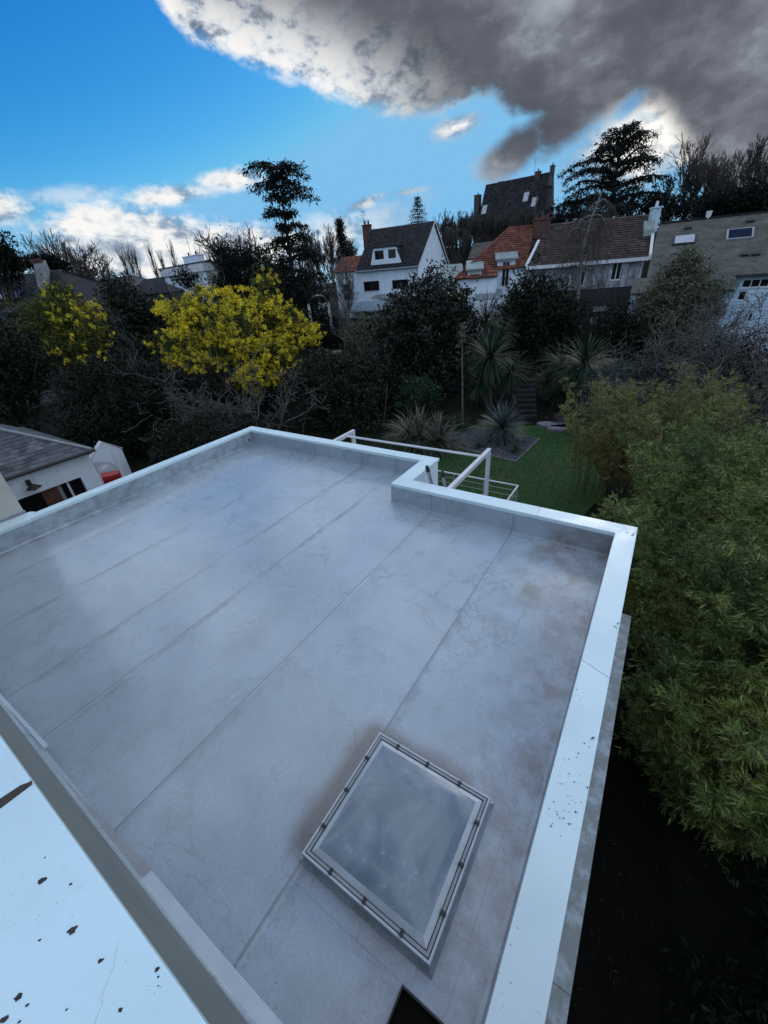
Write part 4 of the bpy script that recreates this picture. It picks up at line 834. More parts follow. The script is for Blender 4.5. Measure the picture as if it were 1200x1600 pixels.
# H: big mossy roof with blue clapboard
H_ = House('blue_clapboard_house', 'long house with mossy grey roof, two roof windows and pale blue clapboard walls', 1145, 480, 37, 3)
yr = 5.5; zr = H_.L(1116, 340.5, yr)[2]; xl = H_.L(1031, 350, yr)[0]; xR = xl + 19
xj = H_.L(1143, 440)[0]; ze = H_.L(1170, 424)[2]; sl = (zr - ze) / yr
ym = -1.1; zm = H_.L(1128, 452.5, ym)[2]; zm = ze + sl * ym; xm0 = H_.L(1035, 440, 0)[0]; ymid = -(ze - H_.L(1128, 452.5, -1.2)[2]) / sl; ymid = max(min(ymid, -.7), -2.2); zmid = ze + sl * ymid
zg = H_.L(1150, 525)[2]
wa = rect(H_, (1158, 450), (1215, 434)); wb_ = rect(H_, (1151, 469.5), (1168, 454.5)); da = rect(H_, (1139, 528), (1158, 487), .0); db = rect(H_, (1166, 503), (1180, 487)); dc = rect(H_, (1126, 520), (1137, 488))
H_.obj(wall_holes(xj, xR, 0, ze - .05, [wa, wb_, da, db]), 'upper_wall', 'siding')
def clap(h, x0, x1, z0, z1, y, holes, parent=None, step=.2):
    mb = MB(); z = z0
    while z < z1 - .05:
        sg = [(x0, x1)]
        for q in holes:
            if q[2] - step < z < q[3]:
                sg = [s2 for (a, b) in sg for s2 in ((a, min(b, q[0] - .02)), (max(a, q[1] + .02), b)) if s2[1] - s2[0] > .05]
        for a, b in sg:
            mb.add([(a, y - .004, z), (b, y - .004, z), (a, y - .045, z + .002), (b, y - .045, z + .002), (a, y - .008, z + step * 1.03), (b, y - .008, z + step * 1.03)], [(0, 1, 3, 2), (2, 3, 5, 4), (0, 2, 4), (1, 5, 3)])
        z += step
    o = h.obj(mb, 'clapboards', 'siding', parent); o['kind'] = 'stuff'; return o
zd = H_.L(1150, 486)[2]
clap(H_, xj, xR, zd, ze - .08, 0, [wa, wb_]); window(H_, wa, bars=(.27, .54, .81), fw=.045, name='window_band'); window(H_, wb_, fw=.045)
window(H_, da, hbars=(.62,), fw=.35, name='white_door', sill=False); window(H_, db, fw=.08, m='siding')
H_.obj(MB().box(da[0] + .3, da[1] - .3, .02, .05, da[2], da[2] + (da[3] - da[2]) * .58), 'door_panel', 'white')
H_.obj(MB().box(xj - .0, xR, -.06, -.001, 0, zd - .02), 'plinth_boards', 'white') if False else None
H_.obj(MB().box(xm0, xj, ymid + .25, ymid + .45, 0, zmid - .02), 'bay_wall', 'siding'); clap(H_, xm0, xj - .02, 0.2, zmid - .1, ymid + .25, []); H_.obj(MB().box(xj - .06, xj + .06, ymid + .2, .3, 0, zmid), 'corner_board', 'siding')
H_.obj(MB().box(dc[0], dc[1], -.5, -.42, dc[2], dc[2] + (dc[3] - dc[2]) * .55), 'red_panel', 'red')
H_.obj(MB().box(xl, xm0, 0.01, .2, 0, ze - .05), 'left_wall', 'siding'); clap(H_, xl, xm0 - .02, 0.2, ze - .1, 0, [])
H_.obj(MB().extr([(xR, 0, 0), (xR, 11, 0), (xR, 11, ze), (xR, yr, zr - .15), (xR, 0, ze)], (-.2, 0, 0)), 'gable_wall', 'siding'); H_.obj(MB().extr([(xl + .1, .25, 0), (xl + .1, 11, 0), (xl + .1, 11, ze), (xl + .1, yr, zr - .2), (xl + .1, .25, ze)], (.2, 0, 0)), 'gable_wall', 'render')
roof_slope(H_, (xl - .05, -.25, ze - sl * .25), (xR + .2, -.25, ze - sl * .25), (xR + .2, yr, zr), (xl - .05, yr, zr), .34, .24, 'slate_moss', 20, t=.014)
roof_slope(H_, (xm0 - .2, ymid, zmid), (xj + .1, ymid, zmid), (xj + .1, -.26, ze - sl * .26), (xm0 - .2, -.26, ze - sl * .26), .34, .24, 'slate_moss', 21, t=.014, name='catslide_roof')
H_.obj(slope_slab((xR + .2, 11.3, ze - .2), (xl - .05, 11.3, ze - .2), (xl - .05, yr + .01, zr), (xR + .2, yr + .01, zr)), 'rear_roof', 'slate_moss')
lz = H_.L(1005, 457, -1.6); H_.obj(slope_slab((H_.L(985, 457, -1.8)[0], -1.8, lz[2]), (xm0 - .2, -1.8, lz[2]), (xm0 - .2, 0, lz[2] + .8), (H_.L(985, 457, -1.8)[0], 0, lz[2] + .8), .12), 'lean_to_roof', 'slate_moss'); H_.obj(MB().box(H_.L(987, 457, -1.5)[0], xm0, -1.5, -1.4, 0, lz[2]), 'lean_to_wall', 'siding')
H_.obj(MB().box(xj + .02, xR, -.42, -.26, ze - sl * .25 - .14, ze - sl * .25 - .02), 'gutter', 'dark'); H_.obj(MB().box(xm0 - .2, xj + .1, ymid - .14, ymid - .01, zmid - .14, zmid - .02), 'gutter', 'dark')
H_.obj(MB().box(xl, xR + .2, yr - .12, yr + .12, zr - .02, zr + .09), 'ridge_cap', 'slate')
velux(H_, 1069, 376, yr, ze, sl, 1.35, 1.05, 'panelit'); velux(H_, 1155.5, 367, yr, ze, sl, 1.45, 1.15, 'pane', 'flashg')
for px, py in ((1075, 357), (1172, 346), (1163, 399), (1181, 398)): velux(H_, px, py, yr, ze, sl, .42, .3, 'dark')
t_ = H_.L(1107, 337, yr); H_.obj(MB().tube((t_[0], yr, zr), (t_[0], yr, zr + .45), .14, .18, 8), 'vent_pipe', 'white')

# C: white flat roofed house
C_ = House('white_flat_roof_house', 'white flat roofed house with dark window and low chimney beyond the yellow mimosa', 325, 440, 62, -8, z=-4)
zt = C_.L(324, 407)[2]; xl = C_.L(252, 424)[0]; ybk = C_.LX(352, 404, 0)[1]; ybk = min(max(abs(ybk), 5), 12)
cw = rect(C_, (267, 441), (275, 430)); cw2 = rect(C_, (300, 437), (309, 427))
C_.obj(wall_holes(xl + .4, 0, 0, zt - 1.0, [cw, cw2]), 'front_wall', 'render'); C_.obj(MB().box(-.2, 0, .15, ybk, 0, zt - 1.0), 'side_wall', 'render_clean'); C_.obj(MB().box(xl + .4, xl + .6, .15, ybk, 0, zt - 1.0), 'side_wall', 'render')
C_.obj(MB().box(xl, .1, -.3, ybk + .3, zt - 1.0, zt - .1), 'fascia', 'white'); C_.obj(MB().box(xl - .1, .2, -.4, ybk + .4, zt - .1, zt), 'flat_roof', 'slate')
window(C_, cw, bars=(.5,), hbars=(.5,)); window(C_, cw2, bars=(.5,))
a, b = C_.L(292, 412, 3)[0], C_.L(313, 404, 3)[0]; chimney(C_.e, a, b, 2.6, 3.6, zt, C_.L(300, 401, 3)[2], 'render', 2, 'dark'); antenna(C_.e, (a + b) / 2 - .4, 3.1, zt + .5, 3.2)
t_ = C_.L(320, 403, 4); C_.obj(MB().box(t_[0] - .6, t_[0] + .6, 3.6, 4.6, zt, zt + .5), 'roof_hatch', 'dark')
# B and far roofs on the left
def simple_house(name, label, px, py, D_, yaw, pl, pr_, prl, prr, dep, m_roof, m_wall, wins=(), seed=1, tw=.35, th=.3, z=-4, dorm=False):
    h = House(name, label, px, py, D_, yaw, z=z); ze = h.L(*pr_)[2]; x0, x1 = h.L(*pl)[0], h.L(*pr_)[0]; yr = dep / 2; zr = h.L(*prr, yr)[2]; r0, r1 = h.L(*prl, yr)[0], h.L(*prr, yr)[0]
    rs = [rect(h, *w_) for w_ in wins]; h.obj(wall_holes(x0, x1, 0, ze, rs), 'front_wall', m_wall)
    for x in (x0, x1): h.obj(MB().box(x - .1, x + .1, .15, dep, 0, ze), 'side_wall', m_wall)
    h.obj(MB().box(x0, x1, dep - .2, dep, 0, ze), 'back_wall', m_wall); sl = (zr - ze) / yr
    roof_slope(h, (x0 - .3, -.3, ze - sl * .3), (x1 + .3, -.3, ze - sl * .3), (r1, yr, zr), (r0, yr, zr), tw, th, m_roof, seed)
    h.obj(slope_slab((x1 + .3, dep + .3, ze - .2), (x0 - .3, dep + .3, ze - .2), (r0, yr, zr), (r1, yr, zr)), 'rear_roof', m_roof)
    for a_, b_, c_, d_, nm_ in ((x0, r0, 0, 1, 'gable'), (x1, r1, 0, 1, 'gable')): h.obj(MB().extr([(a_, 0, ze - .01), (a_, dep, ze - .01), (b_ - (.15 if a_ == x1 else -.15), yr, zr - .12)], (.05, 0, 0)), 'gable_wall', m_wall)
    for q in rs: window(h, q, bars=(.5,))
    return h, x0, x1, ze, zr, yr, sl
B_, *_b = simple_house('grey_roof_cottage', 'low cottage with dark slate roof left of the white flat roofed house', 235, 465, 72, -5, (212, 458), (262, 455), (222, 435), (258, 432), 9, 'slate', 'stone')
A_, x0, x1, ze, zr, yr, sl = simple_house('slate_roof_house', 'big dark slate roofed house with small white dormer window at far left', 60, 520, 50, 12, (-60, 530), (112, 515), (-50, 431), (96, 421), 15, 'slate', 'slate', seed=7, z=-4.5)
# dormer on A
o = A_.ax @ (EYE - A_.o); d = A_.ax @ ray(33, 505); t = (ze + sl * o[1] - o[2]) / (d[2] - sl * d[1]); p = o + d * t
wv = rect(A_, (26, 504), (43, 489), p[1]); dd = A_.obj(wall_holes(wv[0] - .7, wv[1] + .5, wv[2] - .4, wv[3] + .1, [wv], p[1], .12), 'dormer', 'slate')
A_.obj(MB().hexa([(wv[0] - 1.0, p[1] - .5, wv[3] + .1), (wv[1] + .9, p[1] - .5, wv[3] + .1), (wv[1] + .9, p[1] + 4.0, wv[3] + 1.5), (wv[0] - 1.6, p[1] + 4.0, wv[3] + 1.5)], [(wv[0] - 1.0, p[1] - .5, wv[3] + .25), (wv[1] + .9, p[1] - .5, wv[3] + .25), (wv[1] + .9, p[1] + 4.0, wv[3] + 1.65), (wv[0] - 1.6, p[1] + 4.0, wv[3] + 1.65)]), 'dormer_roof', 'slate', dd)
window(A_, wv, p[1], bars=(.5,), hbars=(.5,), depth=.1); velux(A_, 4, 465, yr, ze, sl, 1.0, 1.2, 'panelit')
for px, py in ((26, 463), (60, 458)): velux(A_, px, py, yr, ze, sl, 1.5, 1.6, 'pane', 'slate')
o = A_.ax @ (EYE - A_.o); d = A_.ax @ ray(76, 456); t = (ze + sl * o[1] - o[2]) / (d[2] - sl * d[1]); p = o + d * t
ca = A_.L(58, 421, yr)[0]; cb = A_.L(70, 421, yr)[0]
cs = MB().hexa([(p[0] - 1.3, p[1], p[2]), (p[0] + .2, p[1], p[2]), (cb + .3, yr, zr - 1), (ca - .2, yr, zr - 1)], [(p[0] - 1.3, p[1], p[2] + .5), (p[0] + .2, p[1], p[2] + .5), (cb + .3, yr, zr + .8), (ca - .2, yr, zr + .8)]); cs.hexa([(p[0] + .2, p[1] - .3, p[2]), (p[0] + .6, p[1] - .3, p[2]), (cb + .7, yr, zr - 1), (cb + .32, yr, zr - 1)], [(p[0] + .2, p[1] - .3, p[2] + .65), (p[0] + .6, p[1] - .3, p[2] + .65), (cb + .7, yr, zr + .95), (cb + .32, yr, zr + .95)])
chA = A_.obj(cs, 'chimney', 'concrete')
for k in range(4): MB().tube((ca - .4 + k * .5, yr, zr + .8), (ca - .4 + k * .5, yr, zr + 1.2), .16, .13, 8).obj('chimney_pot', 'brick', chA)
simple_house('far_cottage', 'small grey roofed cottage with white gable between the bare trees', 140, 480, 66, 45, (118, 470), (148, 468), (122, 448), (146, 450), 9, 'slate_near', 'render', seed=9)
simple_house('low_roof_house', 'small dark roofed building behind the yellow mimosa hedge', 205, 460, 95, 0, (90, 455), (210, 452), (95, 432), (205, 430), 9, 'tile_old', 'stone', seed=10)
# roofs between the white gable and the orange roof
K_, *_k = simple_house('zinc_shed', 'grey zinc roofed outhouse between white gable and orange roof', 710, 450, 52, 20, (684, 445), (722, 435), (693, 424), (722, 412), 5, 'zinc', 'render', seed=13, tw=.5, th=3.0)
simple_house('hill_outbuilding', 'mossy roofed outbuilding below the old manor', 745, 400, 70, 5, (735, 402), (770, 399), (740, 381), (772, 377), 6, 'slate_moss', 'stone', seed=15, z=1)

# ------------------------------------------------------------------ near neighbour bungalow on the left (square to the extension)
ez = -.6; ex_ = -16.27; ey = 5.42
N_ = empty('slate_hip_bungalow', 'white bungalow with dark hipped slate roof and brown shutters beyond the left parapet', 'house', (-16.6, 5.1, GZ))
def NB(mb, name, m, parent=None, **k):
    o = mb.obj(name, m, parent or N_, **k)
    if parent is None: o.location = (16.6, -5.1, -GZ)
    return o
wx = -16.6; wy1 = 5.2
def onx(px, py, x):
    d = ray(px, py); return EYE + d * (x - EYE[0]) / d[0]
wy1 = onx(160, 757, wx)[1]; q0 = onx(33, 780, wx)[1]; q1 = onx(124, 746, wx)
hz_ = q1[2]; ya_ = onx(28, 778, wx)[1]; yb2 = onx(126, 745, wx)[1]
fw_ = wall_holes(-6, wy1, GZ, ez - .12, [(ya_ - .3, yb2, GZ + .02, hz_)], 0, .25)
fw_.v = [(wx - v[1], v[0], v[2]) for v in fw_.v]; NB(fw_, 'front_wall', 'render')
NB(MB().box(-23.2, wx - .02, wy1 - .2, wy1, GZ, ez - .12), 'side_wall', 'render'); NB(MB().box(-23.2, -23, -6, wy1 - .2, GZ, ez - .12), 'back_wall', 'render')
for k, (a, b, m_) in enumerate(((.0, .36, 'dark'), (.34, .60, 'brown'), (.60, .66, 'concrete'), (.66, .76, 'dark'), (.76, .80, 'white'), (.80, 1.0, 'dark'))):
    NB(MB().box(wx - .22 + .02 * (k % 3), wx - .18 + .02 * (k % 3), ya_ + (yb2 - ya_) * a + .003, ya_ + (yb2 - ya_) * b, GZ + .03, hz_ - .01), {'dark': 'door_pane', 'brown': 'shutter', 'concrete': 'door_frame', 'white': 'door_frame'}[m_], {'dark': 'pane'}.get(m_, m_))
NB(MB().box(wx, wx + .12, -6, wy1 + .1, ez - .20, ez - .10), 'cornice', 'white'); NB(MB().box(wx + .121, wx + .20, -6, wy1 + .2, ez - .14, ez - .06), 'cornice', 'white')
NB(MB().tube((ex_ + .06, -6, ez - .02), (ex_ + .06, ey + .06, ez - .02), .06, n=8), 'gutter', 'dark')
rise = 2.15; ap = (ex_ - 3.35, ey - 3.35, ez + rise); ap2 = (ex_ - 3.35, -6, ez + rise)
def nbroof(p0, p1, p2, p3, seed):
    o = NB(slope_slab(p0, p1, p2, p3, .06), 'roof', 'slate_near'); t_ = slope_tiles(p0, p1, p2, p3, .24, .16, .016, seed).obj('slates', 'slate_near', o); t_['kind'] = 'stuff'
nbroof((ex_, -6, ez), (ex_, ey, ez), ap, ap2, 31); nbroof((ex_, ey, ez), (ex_ - 6.7, ey, ez), ap, ap, 32); nbroof((ex_ - 6.7, ey, ez), (ex_ - 6.7, -6, ez), ap2, ap, 33)
NB(MB().tube((ex_, ey, ez + .03), ap, .05, n=6), 'hip_cap', 'flashg'); NB(MB().box(ex_ - 6.7, ex_ + .03, ey, ey + .1, ez - .08, ez + .02), 'gutter', 'dark')
lp = onx(46, 757, wx + .05); l2 = NB(MB().box(wx, wx + .12, lp[1] - .06, lp[1] + .06, lp[2] - .05, lp[2] + .15), 'wall_lamp', 'dark')
lm = MB().tube((wx + .06, lp[1], lp[2] + .1), (wx + .35, lp[1], lp[2] + .05), .025, n=6); lm.tube((wx + .35, lp[1], lp[2] + .06), (wx + .35, lp[1], lp[2] - .06), .05, .22, 14); lm.obj('lamp_shade', 'dark', l2)
MB().tube((wx + .35, lp[1] , lp[2] - .07), (wx + .35, lp[1], lp[2] - .14), .07, .06, 10).obj('bulb', 'brown', l2)
# white gabled garage behind it
gx = -19.2
def GP(px, py): return onx(px, py, gx)
gA, gB, gC, gD = GP(141, 700), GP(159, 691.5), GP(190, 701.5), GP(199.5, 731)
ga_ = empty('white_gabled_wall', 'pale gable topped wall standing behind the slate roofed bungalow', 'wall', (gx, gB[1], GZ))
gy0 = gB[1] - (gC[1] - gB[1]); poly_ = [(0, gy0 - gB[1], 0), (0, gC[1] - gB[1], 0), (0, gC[1] - gB[1], gC[2] - GZ), (0, 0, gB[2] - GZ), (0, gy0 - gB[1], gC[2] - GZ)]
MB().extr(poly_, (-.2, 0, 0)).obj('gable_wall', 'render', ga_); w_ = gC[1] - gB[1]
MB().extr([(.03, gy0 - gB[1] - .04, gC[2] - GZ), (.03, 0, gB[2] - GZ), (.03, gC[1] - gB[1] + .04, gC[2] - GZ), (.03, gC[1] - gB[1] + .04, gC[2] - GZ + .05), (.03, 0, gB[2] - GZ + .05), (.03, gy0 - gB[1] - .04, gC[2] - GZ + .05)], (-.26, 0, 0)).obj('coping', 'white', ga_)
# ribbed pale lean-to and red playhouse
x_ = -18.0
c0, c1, c2, c3 = (onz(*q, -1.55) for q in ((146, 727), (184, 725), (187, 734), (152, 738)))
sh_ = empty('ribbed_shed_roof', 'pale ribbed metal lean-to roof over the red playhouse', 'lean-to', (c2[0], c2[1], GZ))
P4 = [Vector((*onz(px, py, z_)[:2], z_ )) - Vector((c2[0], c2[1], GZ)) for px, py, z_ in ((153, 739, -1.75), (188, 734, -1.75), (172, 722, -1.45), (142, 724, -1.45))]
ss_ = slope_slab(*P4, .04).obj('roof_sheet', 'white', sh_)
for k in range(9):
    f = (k + .5) / 9; a, b = P4[0].lerp(P4[1], f), P4[3].lerp(P4[2], f); MB().tube(a + Vector((0, 0, .02)), b + Vector((0, 0, .02)), .02, n=5).obj('rib', 'flashg', ss_)
for k in (0, 1): MB().box(P4[k].x - .03, P4[k].x + .03, P4[k].y - .03, P4[k].y + .03, 0, P4[k].z - .05).obj('post', 'white', sh_)
rp = [onz(px, py, -1.9) for px, py in ((153, 742), (183, 735))]; rb = empty('red_playhouse', 'bright red wooden playhouse with slatted front under the ribbed roof', 'playhouse', (rp[0][0], rp[0][1], GZ), math.atan2(rp[1][1] - rp[0][1], rp[1][0] - rp[0][0]))
rw = math.hypot(rp[1][0] - rp[0][0], rp[1][1] - rp[0][1]); rh = -2.05 - GZ
for k in range(7):
    z = rh - .13 - k * .2; MB().box(0, rw, -.03 - .01 * (k % 2), 0, z, z + .14).obj('board', 'red', rb)
MB().box(-.05, .05, -.06, .02, 0, rh + .03).obj('post', 'red', rb); MB().box(rw - .05, rw + .05, -.06, .02, 0, rh + .03).obj('post', 'red', rb); MB().box(0, rw, .5, .53, 0, rh - .1).obj('back_panel', 'red', rb); MB().box(0, rw, .02, .6, rh - .06, rh).obj('roof', 'red', rb)
MB().box(rw * .2, rw * .5, -.055, -.031, rh - .75, rh - .35).obj('opening', 'dark', rb)

# ------------------------------------------------------------------ far left: fence, paved path
fn = empty('grey_board_fence', 'low weathered grey board fence with posts behind the bushes at left', 'fence', tuple(onz(60, 636, GZ)))
fo = onz(60, 636, GZ)
pb = [onz(*q, GZ) for q in ((-8, 663), (40, 648), (100, 637), (122, 630))]
for k in range(3):
    a, b = Vector(pb[k]) - Vector(fo), Vector(pb[k + 1]) - Vector(fo)
    for j in range(6):
        z = .06 + j * .24; d = (b - a).normalized(); nn = Vector((-d.y, d.x, 0)) * .03
        mb = MB().hexa([a - nn + Vector((0, 0, z)), b - nn + Vector((0, 0, z)), b + nn + Vector((0, 0, z)), a + nn + Vector((0, 0, z))], [a - nn + Vector((0, 0, z + .22)), b - nn + Vector((0, 0, z + .22)), b + nn + Vector((0, 0, z + .22)), a + nn + Vector((0, 0, z + .22))]); mb.obj('board', 'wood', fn)
    MB().box(b.x - .08, b.x + .08, b.y - .08, b.y + .08, 0, 1.65).obj('post', 'wood', fn)
pc = [onz(*q, GZ) for q in ((-10, 676), (125, 642), (140, 648), (-10, 690))]
MB().prism([(q[0], q[1]) for q in pc][::-1], GZ - .05, GZ + .04).obj('garden_path', 'paving', kind='structure')
gpath = bpy.data.objects['garden_path']
a0, a1, b1, b0 = [Vector((q[0], q[1], GZ)) for q in pc]
for i in range(9):
    for j in range(2):
        u0, u1, v0, v1 = i / 9 + .004, (i + 1) / 9 - .004, j / 2 + .01, (j + 1) / 2 - .01
        f = lambda u, v: a0.lerp(a1, u).lerp(b0.lerp(b1, u), v); dz = Vector((0, 0, .045 + random.Random(i * 3 + j).uniform(0, .012)))
        MB().hexa([f(u0, v1), f(u1, v1), f(u1, v0), f(u0, v0)], [f(u0, v1) + dz, f(u1, v1) + dz, f(u1, v0) + dz, f(u0, v0) + dz]).obj('paving_slab', 'paving', gpath)
# pale patch of path and garden arch near the white gable house
pp = [at(x, y, D_) for x, y, D_ in ((494, 549, 41), (534, 549, 41), (534, 543, 45), (500, 543, 45))]; zc = np.mean([q[2] for q in pp])
MB().prism([(q[0], q[1]) for q in pp], zc - 1.5, zc).obj('sandy_terrace', 'paving', kind='structure')  # pale from its sandy paving colour
bpy.data.objects['sandy_terrace'].name = 'pale_terrace'
ar = at(502, 506, 44); arch = empty('garden_arch', 'white garden arch with climbing greenery beside the big cedar', 'arch', (ar[0], ar[1], ar[2] - .5), R_(25))
for x in (-1.0, 1.0): MB().box(x - .1, x + .1, -.1, .1, 0, 2.3).obj('post', 'white', arch)
mb = MB(); pts = [(1.0 * math.cos(t), 2.25 + .75 * math.sin(t)) for t in [math.pi * k / 10 for k in range(11)]]
for a, b in zip(pts[:-1], pts[1:]): mb.tube((a[0], 0, a[1]), (b[0], 0, b[1]), .07, n=6)
mb.obj('arch_top', 'white', arch)
r = np.random.default_rng(5); foliage('climber', r, np.stack([np.cos(t_) * 1.1 for t_ in [r.uniform(0, math.pi, 2500)]] + [r.normal(0, .2, 2500)] + [np.zeros(2500)], 1) * np.array([1, 1, 1]) + np.stack([r.normal(0, .1, 2500), r.normal(0, .1, 2500), 2.4 + np.abs(r.normal(0, .45, 2500))], 1), .13, 'L_dark', arch)
wp = at(470, 446, 50); wh_ = empty('white_outbuilding', 'small white outbuilding glimpsed through the big cedar', 'outbuilding', (wp[0], wp[1], terr(wp[0], wp[1])), R_(10))
MB().box(-1.2, 1.2, 0, 3, 0, wp[2] - terr(wp[0], wp[1]) + .4).obj('wall', 'render', wh_); MB().box(-1.5, 1.5, -.3, 3.3, wp[2] - terr(wp[0], wp[1]) + .4, wp[2] - terr(wp[0], wp[1]) + .6).obj('roof', 'slate', wh_)

# steps and stone slabs beyond the lawn
st = onz(822, 655, GZ); stp = empty('garden_steps', 'dark timber garden steps climbing between the cordylines', 'steps', (st[0], st[1], GZ), R_(20))
for k in range(8): MB().box(-.55, .55, k * .36, k * .36 + .34, k * .19, k * .19 + .17).obj('step', 'stepwood', stp)
MB().box(-.72, -.57, 0, 3, 0, .9).obj('side_wall', 'stepwood', stp)
for i, (x, y, w_) in enumerate(((862, 667, .75), (875, 672, .7), (890, 668, .6), (905, 674, .6), (880, 660, .5))):
    p = onz(x, y, GZ); s_ = empty('stone_slab', ['broad pale stone slab at the far end of the lawn', 'pale flat stone slab nearest the lawn edge, left of the bamboo', 'pale stone slab behind, half under the red tinted shrub', 'rightmost pale stone slab beside the golden bamboo', 'small pale stone slab at the back below the cordylines'][i], 'stone', (p[0], p[1], GZ), i * .5, 'pale stone slabs at the end of the lawn')
    rr = random.Random(i); pts = [(w_ * rr.uniform(.8, 1.1) * math.cos(t), w_ * .6 * rr.uniform(.8, 1.1) * math.sin(t)) for t in [6.283 * k / 9 for k in range(9)]]; MB().prism(pts, 0, .16).obj('slab_stone', 'slab', s_, bevel=.02)
rw_ = [onz(*q, GZ) for q in ((905, 655), (955, 640))]; 
bl = empty('flower_bed_border', 'low stone edging along the left garden bed', 'edging', tuple(onz(300, 700, GZ)))
o0 = onz(300, 700, GZ); a, b = onz(240, 715, GZ) - o0, onz(345, 668, GZ) - o0
for k in range(22):
    f = k / 22; p = a + (b - a) * f; MB().box(-.2, .2, -.12, .12, 0, .2 + .05 * (k % 3)).obj('edge_stone', 'stone', bl).location = (p[0], p[1], 0)
MB().prism([(.25, -3), (1.6, -3), (1.6, 9), (.25, 9)], GZ - .02, GZ + .06).obj('side_path', 'soil_and_shade', kind='structure')

# ------------------------------------------------------------------ vegetation
def tree_empty(name, label, cat, base, group=None): return empty(name, label, cat, base, 0, group)
def blobs_at(base, L): # L: (px,py,D,rx,ry,rz)
    return [(*(at(a, b, D_) - np.array(base)), rx * .88, ry * .88, rz * .88) for a, b, D_, rx, ry, rz in L]
def bush(name, label, cat, base, L, ncl, per, cr, size, m, seed, group=None, aspect=2.0, lo=.5, flat=0.0, stems=6, bark='bark', axis=None, dz=0):
    t = tree_empty(name, label, cat, base, group); r = np.random.default_rng(seed); B = blobs_at(base, L)
    P, c = crown_pts(r, B, ncl, per, cr, lo); foliage('crown', r, P, size, m, t, aspect=aspect, flat=flat, axis=axis)
    sg = []
    idx = r.choice(len(c), min(stems * 6, len(c)), replace=False)
    for i in idx:
        q = c[i]; k = q * .45 + r.normal(size=3) * .2; k[2] = q[2] * .5; b0_ = r.normal(size=3) * .15; b0_[2] = -.1
        sg += [(*b0_, *k, .09, .06), (*k, *q, .06, .02)]
    tubes('trunk', sg, bark, t, 5); return t
B0 = ptbase
# dark magnolia in the middle
bush('magnolia_tree', 'large dark broadleaf magnolia in the middle, left of the orange roofed cottage', 'tree', (*at(672, 620, 29)[:2], GZ), [(672, 520, 30, 3.6, 3.2, 3.0), (650, 480, 30.5, 2.1, 2, 1.9), (690, 470, 31, 1.8, 1.8, 1.9), (715, 510, 30, 1.7, 2, 1.9), (672, 580, 29, 3.4, 3, 2.4), (625, 545, 29, 2.0, 2, 2.3)], 900, 34, .30, .21, 'L_magnolia', 11, lo=.5, aspect=1.9)
bush('evergreen_oak', 'dense very dark green round tree below the brown roofed house', 'tree', (*at(840, 590, 35)[:2], terr(*at(840, 590, 35)[:2])), [(835, 505, 37, 3.6, 3.5, 3.2), (828, 462, 37.5, 2.1, 2.0, 1.8), (866, 500, 37, 2.2, 2.2, 2.3), (840, 555, 36, 3.8, 3, 2.6), (798, 520, 37, 1.9, 2.0, 2.6)], 1000, 34, .32, .20, 'L_dark', 12)
bush('laurel_shrub', 'rounded dark green laurel just behind the far roof edge', 'shrub', (*at(535, 640, 24)[:2], GZ), [(530, 610, 24, 2.7, 2.4, 2.0), (560, 590, 24.5, 1.8, 1.6, 1.7), (500, 600, 24.5, 1.8, 1.8, 1.5), (540, 650, 23, 2.6, 2, 1.6)], 700, 34, .24, .15, 'L_shrub', 13)
bush('olive_toned_shrub', 'olive brown feathery shrub between the laurel and the bare tree', 'shrub', (*at(585, 570, 31)[:2], terr(*at(585, 570, 31)[:2])), [(585, 560, 31, 1.7, 1.5, 1.7), (570, 520, 33, 2.0, 1.8, 1.4), (610, 530, 33, 1.8, 1.6, 1.4)], 380, 30, .25, .14, 'L_grey', 14, aspect=3)
bush('round_bay_bush', 'big round dark bush beyond the left parapet, right of the board fence', 'shrub', (*at(185, 660, 26)[:2], GZ), [(185, 625, 26, 3.2, 2.8, 2.3), (215, 640, 26, 2.2, 2, 2.2), (158, 612, 27, 1.5, 1.6, 1.5), (190, 670, 25, 3.0, 2.4, 1.6)], 900, 34, .24, .14, 'L_dark', 15)
bush('dark_yew', 'dark evergreen filling the left edge below the slate roof', 'tree', (*at(20, 620, 32)[:2], GZ), [(8, 560, 32, 2.2, 2.2, 2.2), (30, 572, 32, 1.6, 1.6, 1.4), (-14, 595, 31, 1.8, 2.0, 2.2)], 480, 32, .28, .16, 'L_dark', 16)
bush('low_hedge_shrub', 'low dark shrub behind the white gabled garage', 'shrub', (*at(120, 660, 30)[:2], GZ), [(142, 668, 27, 1.5, 1.3, .8)], 130, 30, .22, .13, 'L_dark', 17)
bush('bedding_shrub', 'low green shrubs along the left garden bed by the parapet', 'shrub', (*at(300, 680, 20)[:2], GZ), [(290, 690, 19, 2.6, 1.6, .8), (350, 665, 21, 2.0, 1.4, .7), (266, 690, 19.5, .9, .9, .6)], 300, 28, .22, .11, 'L_dark', 18)
bush('grey_leaved_tree', 'tall grey green conical evergreen in front of the blue clapboard house', 'tree', (*at(1060, 545, 33)[:2], terr(*at(1060, 545, 33)[:2])), [(1068, 410, 34, .8, .8, 1.0), (1064, 440, 34, 1.7, 1.5, 1.5), (1058, 475, 34, 2.3, 2.1, 1.7), (1085, 470, 34, 1.5, 1.4, 1.6), (1050, 510, 33.5, 2.3, 2, 1.3), (1025, 485, 34, 1.2, 1.2, 1.2)], 900, 46, .24, .15, 'L_grey', 19, aspect=2.6, lo=.45)
